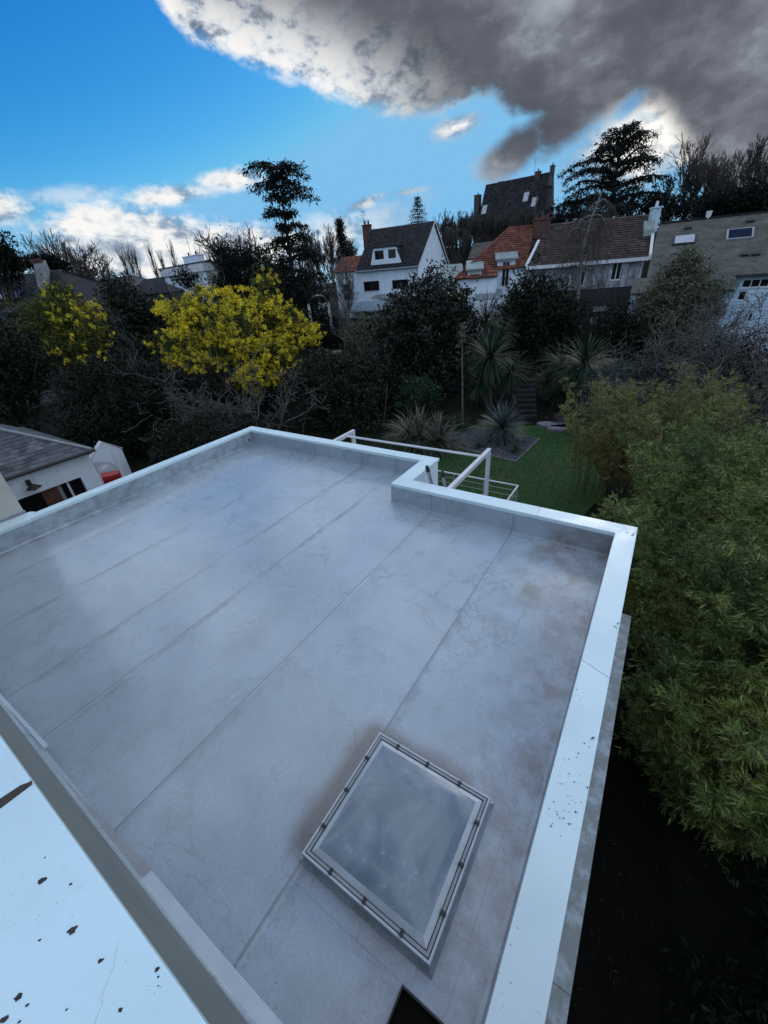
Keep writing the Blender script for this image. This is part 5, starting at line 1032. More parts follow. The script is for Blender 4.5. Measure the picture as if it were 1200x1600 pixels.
bush('holly_bush', 'dark leafy bush at the left foot of the grey green evergreen', 'shrub', (*at(985, 520, 35)[:2], terr(*at(985, 520, 35)[:2])), [(985, 500, 35, 2.0, 1.8, 1.6), (960, 520, 34, 2.0, 1.8, 1.6), (1000, 530, 33, 2.2, 1.8, 1.3)], 360, 32, .25, .14, 'L_dark', 20)
bush('variegated_shrub', 'small shrub with paler green leaves under the magnolia', 'shrub', (*at(650, 625, 23)[:2], GZ), [(652, 610, 23.5, 1.25, 1.1, .8), (640, 625, 23, .9, .8, .6)], 190, 26, .18, .12, 'L_yucca', 21)
bush('box_mound', 'low rounded mound of green groundcover behind the pergola bar', 'shrub', (*at(610, 705, 17)[:2], GZ), [(610, 705, 17, 1.6, 1.1, .45), (640, 695, 18, 1.0, .8, .4)], 240, 30, .14, .06, 'L_yucca', 22)
bush('spruce_shrub', 'dark bushy conifer in front of the white flat roofed house', 'tree', (*at(365, 470, 52)[:2], -3), [(350, 393, 54, .8, .9, 1.5), (374, 420, 52, 2.2, 2.0, 2.4), (392, 440, 52, 3.0, 2.5, 3.2), (362, 462, 52, 2.2, 2.2, 2.2), (287, 434, 50, .7, .7, .9), (300, 442, 50, .8, .8, .8)], 520, 30, .5, .28, 'L_conifer', 23, aspect=3)
bush('hedge_tree', 'dark green tree between the two yellow mimosas', 'tree', (*at(205, 560, 44)[:2], GZ), [(205, 500, 44, 3.2, 2.6, 2.6), (235, 510, 44, 2.6, 2.4, 2.6), (190, 470, 46, 1.6, 1.5, 2.2), (180, 540, 42, 3, 2.4, 2.0), (240, 560, 40, 3, 2.4, 2.0)], 640, 30, .42, .24, 'L_dark', 24)
bush('ivy_mass', 'dark ivy covered trees behind the big cedar and the low wing', 'tree', (*at(455, 520, 48)[:2], -2.5), [(455, 470, 48, 3.4, 2.8, 2.8), (420, 450, 50, 3.2, 2.6, 2.6), (490, 470, 48, 2.2, 2.0, 2.6), (470, 510, 45, 3.2, 2.6, 1.8), (520, 520, 44, 2.4, 2, 1.4)], 760, 30, .42, .22, 'L_conifer', 25)
bush('hill_evergreen', 'dark rounded evergreen hedge on the skyline at the right edge', 'tree', (*at(1165, 330, 62)[:2], terr(*at(1165, 330, 62)[:2])), [(1150, 318, 62, 2.6, 2.2, 1.1), (1185, 316, 62, 2.4, 2.2, 1.3), (1130, 322, 62, 2.2, 2, .9)], 420, 30, .42, .26, 'L_conifer', 26)
bush('far_wood_hedge', 'dark tree belt on the skyline behind the roofs at right', 'hedge', (*at(1020, 330, 72)[:2], terr(*at(1020, 330, 72)[:2])), [(920, 338, 72, 3.6, 2, 2.6), (960, 334, 72, 3.6, 2, 2.2), (1000, 330, 74, 3.6, 2, 2.0), (1040, 328, 74, 3.6, 2, 1.8), (1080, 328, 72, 3.6, 2, 1.7), (890, 335, 74, 2.6, 2, 2.2), (1120, 328, 70, 3, 2, 1.6)], 620, 22, .42, .28, 'L_conifer', 27)

bush('camellia_bush', 'dark glossy bush between the laurel and the magnolia', 'shrub', (*at(600, 640, 25)[:2], GZ), [(598, 620, 26, 1.6, 1.5, 1.3), (615, 600, 27, 1.5, 1.4, 1.3)], 300, 30, .24, .14, 'L_dark', 71)
bush('dark_hedge', 'dark hedge closing the garden behind the steps and cordylines', 'hedge', (*at(830, 600, 33)[:2], GZ), [(700, 590, 32, 2.4, 1.5, 1.9), (750, 590, 33, 2.6, 1.5, 1.9), (805, 590, 34, 2.6, 1.5, 1.9), (865, 595, 34, 2.6, 1.5, 1.9), (925, 590, 34, 2.4, 1.5, 1.9), (975, 580, 33, 2.4, 1.5, 1.9)], 1000, 28, .3, .16, 'L_dark', 72)
bush('viburnum_bush', 'dark bush at the lawn edge right of the cordylines', 'shrub', (*at(940, 640, 24)[:2], GZ), [(950, 640, 23, 1.4, 1.2, .9), (925, 618, 27, 1.8, 1.4, 1.0), (970, 610, 27, 1.8, 1.4, 1.0)], 300, 28, .22, .12, 'L_dark', 73)
bush('privet_hedge', 'dark privet filling the ground left of the laurel, behind the far roof corner', 'hedge', (*at(440, 620, 30)[:2], GZ), [(440, 605, 31, 2.2, 1.5, 1.6), (470, 580, 33, 2.0, 1.5, 1.6), (400, 625, 30, 2.2, 1.5, 1.1), (350, 615, 32, 2.2, 1.5, 1.3), (300, 600, 34, 2.2, 1.5, 1.5), (250, 600, 35, 2.2, 1.5, 1.6)], 900, 28, .3, .16, 'L_dark', 74)
# mimosas in flower
def mimosa(label, base, L, ncl, seed, leafsz=.17, green=1.0, gold=1.0, right=0):
    t = tree_empty('mimosa_tree', label, 'tree', base, 'mimosa trees in yellow flower'); r = np.random.default_rng(seed); B = blobs_at(base, L)
    P, c = crown_pts(r, B, int(ncl * green), 34, .28, .30); foliage('crown', r, P, leafsz, 'L_mimosa', t, aspect=3.5)
    n = int(ncl * 2.2 * gold); Bn = np.array(B); i = r.choice(len(Bn), n, p=(Bn[:, 3] ** 2) / (Bn[:, 3] ** 2).sum()); d = unit(r.normal(size=(n, 3)) + np.array([0, 0, .25])); q = Bn[i, :3] + d * Bn[i, 3:6] * r.uniform(.80, 1.16, (n, 1)); keep = (np.sin(q[:, 0] * 2.7 + seed) * np.sin(q[:, 1] * 2.9) + np.sin(q[:, 2] * 3.6 + q[:, 0] * 1.3)) > -.75; q = q[keep]; d = d[keep]; n = len(q)
    if right:
        u = np.array([math.cos(R_(60)), math.sin(R_(60)), 0]); k = (q @ u); keep = k + r.normal(size=n) * .6 > np.percentile(k, 38); q = q[keep]; d = d[keep]; n = len(q)
    # each spray: three or four round puffs of blossom along a short drooping stem
    ax = unit(d * np.array([1, 1, .35]) + r.normal(size=(n, 3)) * .35); k_ = np.repeat(np.arange(3), 36)[None, :, None]; f = k_ / 3.; ln = r.uniform(.35, .7, (n, 1, 1)); m_ = k_.shape[1]
    P2 = (q[:, None] + ax[:, None] * f * ln + np.repeat(r.normal(size=(n, 3, 3)) * .10, 36, 1) + unit(r.normal(size=(n, m_, 3))) * .125 * r.random((n, m_, 1)) ** .5 + np.array([0, 0, -.12]) * f * f).reshape(-1, 3)
    foliage('blossom', r, P2, .056, 'L_flower', t, aspect=1.15, flat=1.0)
    sg = []
    for i in r.choice(len(c), 60, replace=False):
        q = c[i]; k = q * .5; k[2] = max(q[2] * .35, .3); sg += [(*(r.normal(size=3) * .1), *k, .10, .07), (*k, *q, .06, .02)]
    tubes('trunk', sg, 'bark', t, 5); return t
mimosa('larger bright yellow flowering mimosa in the centre left', (*at(390, 620, 29)[:2], GZ), [(385, 515, 28, 2.2, 2.2, 1.7), (417, 462, 28.3, .62, .8, 1.35), (417, 492, 28, 1.2, 1.3, 1.0), (372, 468, 28.3, .55, .7, .75), (330, 474, 28, 1.5, 1.3, .85), (285, 482, 28.4, 1.4, 1.2, .6), (318, 503, 28, 1.7, 1.5, .9), (272, 533, 27.5, 1.2, 1.3, .6), (448, 500, 28, 1.1, 1.2, .75), (478, 521, 28, 1.1, 1.0, .5), (452, 530, 28, 1.5, 1.3, .8), (425, 555, 27.5, 1.5, 1.4, 1.1), (340, 545, 27.5, 1.7, 1.5, .8), (400, 585, 27, 1.4, 1.3, .8), (300, 560, 27.5, 1.3, 1.2, .6)], 640, 41)
mimosa('smaller greener mimosa with sparse yellow flowers at the left, below the slate roof', (*at(100, 590, 36)[:2], GZ), [(102, 512, 36, 2.4, 2.2, 1.6), (130, 515, 35, 1.6, 1.6, 1.5), (88, 478, 37, 1.6, 1.5, 1.2), (62, 500, 36, 1.7, 1.6, 1.2), (112, 548, 34, 2.0, 1.6, 1.3), (95, 455, 37, .7, .7, .7), (140, 490, 36, .9, .9, .7), (55, 530, 35, 1.4, 1.3, 1.1)], 430, 42, .2, 1.3, .24, right=1)

# conifers
def needles(r, q, dirv, n, size, spread, droop):
    P = q + r.normal(size=(n, 3)) * spread; a = np.tile(dirv, (n, 1)) * .6; a[:, 2] -= droop; return P, a
def conifer(name, label, base, H, limbs, seed, mat_='L_conifer', group=None, size=.35, lean=(0, 0), trunk_r=.35, fill=1.0, flatn=1.0):
    """limbs: list of (height fraction, reach, azimuth deg, rise)"""
    t = tree_empty(name, label, 'tree', base, group); r = np.random.default_rng(seed); sg = []; PP = []; AA = []
    top = np.array([lean[0], lean[1], H]); prev = np.zeros(3); pr_ = trunk_r
    for k in range(1, 15):
        f = k / 14; p = top * f + np.array([math.sin(f * 5 + seed) * .12, math.cos(f * 4) * .1, 0]) * (1 - f); rr = trunk_r * (1 - f) + .03; sg.append((*prev, *p, pr_, rr)); prev = p; pr_ = rr
    for hf, reach, a_, rise in limbs:
        p = top * hf; az_ = R_(a_); d = np.array([math.sin(az_), math.cos(az_), 0]); steps = max(3, int(reach / .6)); prev = p; w0 = .12 * reach / 4 + .03
        for k in range(steps):
            f = (k + 1) / steps; q = p + d * reach * f + np.array([0, 0, rise * math.sin(f * 2.2) - .12 * reach * f * f]) + r.normal(size=3) * .08
            sg.append((*prev, *q, w0 * (1 - f * .8) + .01, w0 * (1 - f * .9) + .01)); prev = q
            if f > .15:
                n = int(70 * fill * (1.2 - abs(f - .6))); wdt = .25 + .38 * reach * .25 * (1.1 - f) * 1.6
                s_ = np.cross(d, [0, 0, 1]); P = q + s_ * r.normal(size=(n, 1)) * wdt + d * r.normal(size=(n, 1)) * .3 + np.array([0, 0, 1]) * (r.normal(size=(n, 1)) * .09 - np.abs(r.normal(size=(n, 1))) * .22 * flatn)
                PP.append(P); AA.append(np.tile(d * .5 + np.array([0, 0, -.55]), (n, 1)))
    tubes('trunk', sg, 'bark', t, 6); P = np.concatenate(PP); foliage('crown', r, P, size, mat_, t, aspect=3.2, axis=np.concatenate(AA), spread=.6); return t
r = random.Random(8); b = at(462, 470, 54); cb_ = (b[0], b[1], terr(b[0], b[1])); Ht = at(440, 256, 54)[2] - cb_[2]
limbs = []
rv = np.array([math.cos(R_(35)), math.sin(R_(35))])   # image-right direction in plan at that bearing ~ azimuth 35+90
for yp, lft, rgt in ((262, 2.9, 1.2), (271, 1.0, 3.4), (284, 2.7, 2.4), (298, 1.5, 3.2), (316, 2.2, .9), (334, .7, 2.0), (350, 1.4, 2.8), (364, 3.6, 2.0), (378, 2.2, 4.0), (392, 3.4, 3.4), (408, 3.0, 4.2), (424, 3.6, 3.4), (440, 3.0, 4.0), (456, 3.6, 4.0)):
    hf = 1 - (yp - 257) / 222
    for q in (lft, rgt):
        a0_ = -120 if q == lft else 60
        for dv in (-22, 20): limbs.append((hf + r.uniform(-.012, .012), q * r.uniform(.8, 1.1), a0_ + dv + r.uniform(-10, 10), .35 * q * .4 + .2))
    limbs += [(hf - .01, (lft + rgt) * .3, r.uniform(-50, 20), .3), (hf - .01, (lft + rgt) * .3, 180 + r.uniform(-50, 20), .3)]
conifer('blue_cedar', 'tall ragged dark cedar standing against the sky left of centre', cb_, Ht, limbs, 5, size=.34, lean=(.3, .2), fill=.70, flatn=.9)
b = at(955, 320, 74); cb2 = (b[0], b[1], terr(b[0], b[1])); Ht = at(945, 221, 74)[2] - cb2[2]; limbs = []; r = random.Random(9)
for hf, w_ in ((.97, 2.6), (.93, 4.4), (.875, 5.6), (.81, 6.4), (.74, 7.2), (.66, 6.8), (.57, 7.8), (.47, 7.4)):
    for k in range(6): limbs.append((hf + r.uniform(-.02, .02), w_ * r.uniform(.55, 1.15), k * 60 + r.uniform(-25, 25), .7 + .9 * hf))
conifer('lebanon_cedar', 'broad flat tiered cedar on the hill right of the old manor', cb2, Ht, limbs, 6, size=.36, trunk_r=.5, fill=.62, flatn=.35)
for (px, py, D_, label, w_) in ((538, 341, 80, 'slim pointed dark spruce just left of the white gable house', 1.6), (655, 304, 110, 'sparse open araucaria like conifer against the sky behind the white gable', 3.0)):
    b = at(px, 420, D_); bb_ = (b[0], b[1], terr(b[0], b[1]) - .3); Ht = at(px, py, D_)[2] - bb_[2]; limbs = []; r = random.Random(px)
    for k in range(24 if w_ < 2.5 else 9):
        hf = (.97 - k * .032) if w_ < 2.5 else (.95 - k * .06)
        for j in range(4 if w_ < 2.5 else 5): limbs.append((hf, w_ * (.12 + .9 * (k / (24 if w_ < 2.5 else 7))) * r.uniform(.7, 1.1), j * 72 + k * 31, .25))
    conifer('spruce' if w_ < 2.5 else 'open_conifer', label, bb_, Ht, limbs, px, size=.30, trunk_r=.16, fill=.34 if w_ < 2.5 else .22)
# cedar arm reaching over the A roof (flat dark boughs)
b = at(-12, 470, 58); cb3 = (b[0], b[1], -3.); Ht = at(-5, 385, 58)[2] - cb3[2]
bush('holm_oak', 'dark leafy tree crown poking above the slate roof at the far left', 'tree', cb3, [(-8, 405, 58, 2.2, 2, 2.6), (4, 402, 58, 1.3, 1.2, 1.4), (12, 412, 58, .9, .9, .7)], 200, 28, .32, .26, 'L_conifer', 44)
b = at(62, 430, 70); bush('flat_pine', 'low flat topped dark pine showing over the slate roof ridge by the chimney', 'tree', (b[0], b[1], -2.5), [(35, 412, 70, 1.8, 1.2, .28), (60, 408, 70, 2.4, 1.4, .45), (78, 410, 70, 1.6, 1.2, .4), (90, 416, 70, 1.2, 1, .3)], 190, 26, .3, .3, 'L_conifer', 45)

# bare trees
def bare(name, label, base, H, seed, mat_='twig', depth=5, nb=3, ang=.42, up=.14, r0=.2, lean=(0, 0, 1), group=None, L0=None, rmin=.012, wig=.1, side=.6, shrink=.7, cat='tree', stems=1, spreadst=.3, n=4):
    t = tree_empty(name, label, cat, base, group); r = np.random.default_rng(seed); sg = []
    for s in range(stems):
        d = unit(np.array(lean, float) + (r.normal(size=3) * spreadst if stems > 1 else 0)); d[2] = abs(d[2]) + .05
        grow(r, r.normal(size=3) * (.15 if stems > 1 else 0) * np.array([1, 1, 0]), d, L0 or H * .32, r0, depth, sg, nb, ang, shrink, up, wig, 3, side, .62, rmin)
    tubes('branches', sg, mat_, t, n); return t
def gz(px, py, D_): b_ = at(px, py, D_); return (b_[0], b_[1], terr(b_[0], b_[1]) - .1)
def Hto(px, py, D_, base): return at(px, py, D_)[2] - base[2]
for i, (px, py, D_, lab, k) in enumerate(((150, 368, 75, 'tallest bare tree above the low dark roof at left, branching wide', 1.0), (128, 385, 78, 'bare tree just left of the tallest one on the left skyline', 1.0), (185, 395, 80, 'bare tree right of the tallest one on the left skyline', 1.0), (385, 345, 62, 'bare tree with upright shoots left of the ragged cedar', 1.0), (360, 372, 64, 'shorter bare tree beside the spruce bush left of the cedar', 1.0))):
    b = gz(px, 470, D_); bare('bare_tree', lab, b, Hto(px, py, D_, b), 60 + i, depth=5, ang=.33, up=.10, r0=.28, rmin=.03, group='bare trees on the left skyline', L0=Hto(px, py, D_, b) * .33)
# poplar row far off
for i, (px, py, D_) in enumerate(((40, 398, 230), (84, 393, 230), (204, 396, 240), (214, 392, 240), (222, 396, 245), (248, 390, 230), (281, 390, 225), (175, 402, 250), (262, 405, 250), (322, 393, 235))):
    b = gz(px, 440, D_); H = Hto(px, py, D_, b); labs = ['poplar left of the slate roof chimney', 'leaning poplar right of the slate roof chimney', 'first of three close poplars on the left skyline', 'middle and tallest of three close poplars on the left skyline', 'third of three close poplars on the left skyline', 'narrow poplar above the grey cottage, left of the flat roof', 'poplar standing over the left end of the white flat roof', 'small faint poplar behind the bare trees at left', 'faint short poplar between two taller ones by the flat roof', 'pale poplar right of the flat roofed house chimney']
    t = tree_empty('poplar_tree', 'narrow upright ' + labs[i], 'tree', b, 'row of narrow poplars on the left horizon'); r = np.random.default_rng(90 + i); sg = [(0, 0, 0, *(r.normal(size=2) * .3), H, .3, .06)]
    for k in range(90):
        z = H * r.uniform(.12, .93); a = r.uniform(0, 6.28); q = np.array([math.cos(a), math.sin(a), 0]) * r.uniform(.6, 1.3) * (H / 18); L_ = H * .16; sg.append((0, 0, z, *(q + np.array([0, 0, z + L_])), .09, .05)); sg.append((*(q + np.array([0, 0, z + L_])), *(q * 1.1 + np.array([0, 0, z + L_ * 1.7])), .05, .03))
    tubes('branches', sg, 'twig', t, 3)
# bare thicket behind white gable and in front of the manor
for i, (px, py, D_) in enumerate(((696, 338, 84), (712, 332, 86), (728, 330, 84), (742, 336, 82), (705, 360, 76), (735, 362, 76), (762, 336, 84), (782, 334, 84), (802, 332, 84), (822, 331, 84), (842, 328, 84), (862, 326, 84), (480, 360, 90), (505, 372, 92), (550, 372, 95), (520, 365, 90))):
    b = gz(px, 440, D_); H = Hto(px, py, D_, b)
    lab = 'bare upright winter tree ' + ['nearest the white gable verge', 'second from the white gable verge', 'third from the white gable verge, against the sky', 'hard left of the old manor wall', 'low, in the thicket right of the white gable', 'low, in the thicket below the manor corner', 'in front of the manor, under its left roof window', 'in front of the manor, left of centre', 'in front of the middle of the manor', 'in front of the manor, right of centre', 'in front of the manor, under its right roof window', 'in front of the manor end wall', 'just right of the ragged cedar', 'between the ragged cedar and the spruce', 'between the spruce and the brick chimney', 'low behind the orange roofed wing'][i]
    bare('winter_tree', lab, b, H, 120 + i, depth=5, ang=.34, up=.26, r0=.13, rmin=.024, L0=H * .30, stems=2, spreadst=.18, group='bare winter trees round the manor', shrink=.7, n=3)
for i, (px, py, D_, lab) in enumerate(((1148, 180, 80, 'tall bare tree against the grey cloud at the right'), (1195, 190, 82, 'bare tree at the extreme right edge against the cloud'), (1085, 235, 84, 'middle sized bare tree right of the hill cedar'), (1062, 262, 86, 'low bare tree on the skyline right of the hill cedar'), (1112, 255, 84, 'bare tree just left of the tall right hand one'), (1040, 280, 86, 'smallest bare tree nearest the hill cedar'), (1175, 230, 78, 'bare tree between the two tall right hand ones'))):
    b = gz(px, 350, D_); H = Hto(px, py, D_, b); bare('hill_bare_tree', lab, b, H, 160 + i, depth=5, ang=.34, up=.13, r0=.3, rmin=.025, L0=H * .34, group='bare trees on the right skyline')
# weeping birch in front of the brown roof
b = gz(918, 560, 38); H = Hto(935, 310, 38, b); t = tree_empty('weeping_birch', 'pale barked weeping birch in front of the brown tile roof', 'tree', b); r = np.random.default_rng(7); sg = []
bp = [Vector(at(px, py, D_) - np.array(b)) for px, py, D_ in ((900, 545, 38), (902, 500, 38), (903, 463, 38), (907, 420, 38), (911, 390, 38), (918, 362, 38), (926, 338, 38), (934, 318, 38), (940, 300, 38))]
bp[0] = Vector((0, 0, 0)); n_b = len(bp)
for k in range(n_b - 1): sg.append((*bp[k], *bp[k + 1], .17 * (1 - k / n_b) + .03, .17 * (1 - (k + 1) / n_b) + .03))
tubes('trunk', sg, 'birch', t, 7); s2 = []
def droop_twigs(p, n, L):
    for w_ in range(n):
        e = unit(r.normal(size=3) * np.array([1, 1, .6])); u = np.array(p)
        for y_ in range(7):
            e = unit(e + np.array([0, 0, -.38]) + r.normal(size=3) * .12); v = u + e * L / 7; s2.append((*u, *v, .010, .009)); u = v
right = np.array([math.cos(R_(2)), math.sin(R_(2)), 0]); 
for k, (bi, dx, rise, L_) in enumerate(((6, 1.6, 1.2, 1.3), (5, -1.6, .8, 1.8), (7, .8, 1.3, .9), (4, 1.6, 1.4, 1.5), (4, -1.8, 1.3, 1.5), (3, -1.6, 1.3, 1.6), (6, -1.3, .8, 1.5), (3, 1.6, 1.5, 1.7), (7, -.7, 1.5, 1.0), (5, 1.1, 1.7, 1.5))):
    d = unit(right * dx + np.array([0, r.normal() * .8, rise])); q = np.array(bp[bi]); rr = .075; sg1 = []
    for j_ in range(10):
        d = unit(d + np.array([0, 0, -.24]) + r.normal(size=3) * .16); q2 = q + d * L_ / 8; sg1.append((*q, *q2, rr, rr * .86)); q = q2; rr *= .86
        if j_ > 1: droop_twigs(q, 7, 1.3 + r.random() * 1.2)
    tubes('limb', sg1, 'birch', t, 5)
tubes('twigs', s2, 'twig', t, 3)
# thin tree in front of the wing
b = gz(538, 545, 40); bare('young_bare_tree', 'slender bare tree with upright shoots in front of the low orange roofed wing', b, Hto(540, 420, 40, b), 201, 'bark_grey', 5, 3, .24, .22, .07, L0=Hto(540, 420, 40, b) * .3, rmin=.012)
b = gz(552, 560, 38); bare('thin_bare_sapling', 'thin bare sapling right beside the slender tree by the wing', b, 5.5, 202, 'bark_grey', 4, 3, .3, .2, .05, L0=1.7, rmin=.01)
# gnarled bare shrubs
def gnarl(label, px, py, D_, H, seed, m='bark_grey', stems=7, sp=.75, depth=3, name='gnarled_shrub', r0=.075, up=.03):
    b = ptbase(px, py, D_); return bare(name, label, b, H, seed, m, depth + 1, 2, .62, up, r0, group='tangled bare shrubs', L0=H * .42, rmin=.014, wig=.26, side=.55, shrink=.72, cat='shrub', stems=stems, spreadst=sp, n=4)
gnarl('tangled bare fig like shrub in front of the bright mimosa', 395, 665, 21, 4.4, 301, stems=6); gnarl('tangled bare shrub left of the bright mimosa', 290, 640, 25, 5.0, 302, stems=5); gnarl('bare twiggy shrub behind the round bay bush', 225, 620, 30, 5.2, 303, stems=4); gnarl('bare shrub with pale upright shoots between the mimosas', 215, 570, 36, 6.0, 304, stems=4, sp=.5, up=.1)
gnarl('bare twiggy shrub against the dark yew at left', 75, 580, 31, 4.0, 305, 'twig', stems=4)
gnarl('bare rambling shrub at the bottom of the grey green evergreen', 1045, 600, 25, 4.2, 306, stems=9); gnarl('tangle of bare grey branches behind the bamboo at right', 1130, 600, 22, 4.6, 307, stems=9, sp=1.0); gnarl('tangle of bare branches at the far right behind the bamboo', 1190, 610, 20, 4.6, 308, stems=8, sp=1.0); gnarl('low tangle of bare branches left of the right hand thicket', 1085, 600, 20, 3.6, 309, stems=10, sp=1.0)
gnarl('bare leggy shrub in front of the white doors', 1110, 545, 30, 5.4, 310, stems=6, sp=.45, up=.1); gnarl('bare shrub in the dark below the birch', 985, 600, 28, 3.6, 311, stems=7)
gnarl('bare shrub at the far left bed behind the parapet', 330, 660, 22, 3.6, 312, stems=4); gnarl('bare shrub tangled through the middle of the right thicket', 1160, 590, 24, 4.4, 313, stems=11, sp=1.0)
bush('thicket_ivy', 'dark ivy spreading under the bare tangle at right', 'shrub', (*at(1130, 600, 24)[:2], GZ), [(1100, 590, 24, 3.2, 2.4, 1.6), (1160, 575, 26, 3.4, 2.4, 1.8), (1195, 600, 22, 2.6, 2, 1.4), (1060, 580, 27, 2.2, 1.8, 1.0)], 500, 26, .3, .12, 'L_conifer', 46, aspect=2.4)

# blade plants
def blades(r, c, n, L, w_, up=.35, droop=.5, curve=None, dead=.0):
    V = []; F = []; k = 5
    for i in range(n):
        a = r.uniform(0, 6.283); e = math.asin(min(1, max(-.75, r.uniform(-.75 + up, 1)))); l = L * r.uniform(.75, 1.1); d = np.array([math.cos(a) * math.cos(e), math.sin(a) * math.cos(e), math.sin(e)]); s = np.array([-math.sin(a), math.cos(a), 0]); p = np.array(c, float); b0 = len(V)
        for j in range(k):
            f = j / (k - 1); ww = w_ * (.55 + .8 * f) * (1 - f) ** .55 if f > 0 else w_ * .5; V.append(p - s * ww * .5); V.append(p + s * ww * .5); d = unit(d + np.array([0, 0, -droop * .35 * (.3 + f)])); p = p + d * l / (k - 1)
        for j in range(k - 1): F.append((b0 + 2 * j, b0 + 2 * j + 1, b0 + 2 * j + 3, b0 + 2 * j + 2))
    return V, F
def rosettes(name, label, cat, base, heads, m, seed, group=None, bark='bark', w_=.06):
    t = tree_empty(name, label, cat, base, group); r = np.random.default_rng(seed); V = []; F = []; sg = []
    for (x, y, z, n, L, up, droop) in heads:
        v, f = blades(r, (x, y, z), n, L, w_, up, droop); b_ = len(V); V += v; F += [tuple(b_ + i for i in q) for q in f]
        if z > .5: sg += [(x * .3, y * .3, 0, x * .8, y * .8, z * .6, .10, .09), (x * .8, y * .8, z * .6, x, y, z, .09, .08)]
    link('blades', np_mesh('blades', np.array(V), np.array(F)), m, t)
    if sg: tubes('trunk', sg, bark, t, 6)
    return t
def hd(base, px, py, D_, n, L, up=.25, droop=.5): p = at(px, py, D_) - np.array(base); return (p[0], p[1], p[2], n, L, up, droop)
def gb(px, py): p = onz(px, py, GZ); return (p[0], p[1], GZ)
b = gb(783, 690); rosettes('yucca', 'blue grey ball shaped yucca in the gravel bed', 'plant', b, [(0, 0, .70, 560, 1.3, .10, .25)], 'L_agave', 401, w_=.05)
b = gb(805, 708); rosettes('small_yucca', 'small rosette plant at the front of the gravel bed', 'plant', b, [(0, 0, .12, 70, .55, .7, .5)], 'L_yucca', 402, w_=.035); b = gb(748, 700); rosettes('low_grass_plant', 'low dark grassy plant at the left of the gravel bed', 'plant', b, [(0, 0, .05, 90, .5, .7, .8)], 'L_yucca', 403, w_=.03)
b = (*at(770, 640, 24)[:2], GZ); rosettes('cordyline', 'tall many headed cordyline left of the garden steps', 'plant', b, [hd(b, 765, 560, 25, 330, 1.9, .2, .7), hd(b, 797, 582, 25.5, 220, 1.6, .1, .8), hd(b, 752, 600, 25, 170, 1.4, .1, .9)], 'L_yucca', 404, 'cordylines by the steps')
b = (*at(765, 560, 30)[:2], GZ); rosettes('cordyline', 'cordyline highest behind the others, beside the magnolia', 'plant', b, [hd(b, 760, 500, 31, 260, 2.0, .2, .7), hd(b, 785, 520, 31, 150, 1.5, .1, .8)], 'L_yucca', 405, 'cordylines by the steps')
b = (*at(910, 650, 25)[:2], GZ); rosettes('cordyline', 'largest green cordyline right of the garden steps', 'plant', b, [hd(b, 913, 570, 25.5, 420, 2.0, .2, .7), hd(b, 878, 568, 27, 240, 1.8, .15, .8)], 'L_yucca', 406, 'cordylines by the steps')
b = (*at(855, 650, 26)[:2], GZ); rosettes('cordyline', 'dull leaved cordyline immediately right of the steps', 'plant', b, [hd(b, 855, 598, 27, 220, 1.5, .1, .8), hd(b, 875, 615, 26, 200, 1.5, .1, .9)], 'L_yucca', 407, 'cordylines by the steps')
b = gb(655, 700); rosettes('new_zealand_flax', 'wide clump of striped arching flax behind the pergola bar', 'plant', b, [(0, 0, .1, 330, 2.2, .85, 1.15), (.9, .3, .1, 240, 1.9, .85, 1.15), (-.8, .5, .1, 220, 1.8, .85, 1.2)], 'L_flax', 408, w_=.07)
b = gb(715, 672); rosettes('dark_flax', 'smaller dark flax at the foot of the tall dry flower stalk', 'plant', b, [(0, 0, .1, 110, 1.1, .85, .9)], 'L_yucca', 409, w_=.05)
b = gb(715, 672); t = tree_empty('agave_flower_stalk', 'tall dry agave flower stalk standing before the dark magnolia', 'plant', (b[0] + .2, b[1] + .2, GZ)); r = np.random.default_rng(3); tp = at(722, 512, 22.5) - np.array([b[0] + .2, b[1] + .2, GZ]); sg = [(0, 0, 0, *(tp * .5), .05, .04), (*(tp * .5), *tp, .04, .02)]
PP = []
for k in range(14):
    f = r.uniform(.72, 1.0); a = k * 2.4; p = tp * f; q = p + np.array([math.cos(a), math.sin(a), .35]) * (.55 * (1.25 - f)); sg.append((*p, *q, .015, .01)); PP.append(q + r.normal(size=(16, 3)) * .06)
tubes('stalk', sg, 'bark_grey', t, 6); foliage('seed_heads', r, np.concatenate(PP), .07, 'L_grey', t, aspect=1.5)
b = gb(600, 660); t = tree_empty('plant_stake', 'thin pale leaning garden stake beside the laurel', 'stake', b); tubes('stake', [(0, 0, 0, *(at(605, 603, 22) - np.array(b)), .025, .02)], 'wood', t, 6)
bush('small_azalea', 'reddish brown low shrub at the right end of the lawn', 'shrub', gb(900, 668), [(895, 655, 22, .8, .7, .5), (925, 640, 22, .9, .8, .6), (930, 660, 20, 1.0, .8, .6)], 130, 26, .16, .10, 'L_flax', 47, aspect=3); bush('silver_shrub', 'pale grey green shrub behind the golden bamboo', 'shrub', (*at(945, 600, 24)[:2], GZ), [(945, 605, 24, 1.4, 1.2, 1.1), (975, 590, 25, 1.5, 1.2, 1.0), (960, 625, 22, 1.2, 1, 1.0)], 260, 30, .2, .10, 'L_agave', 48, aspect=3)

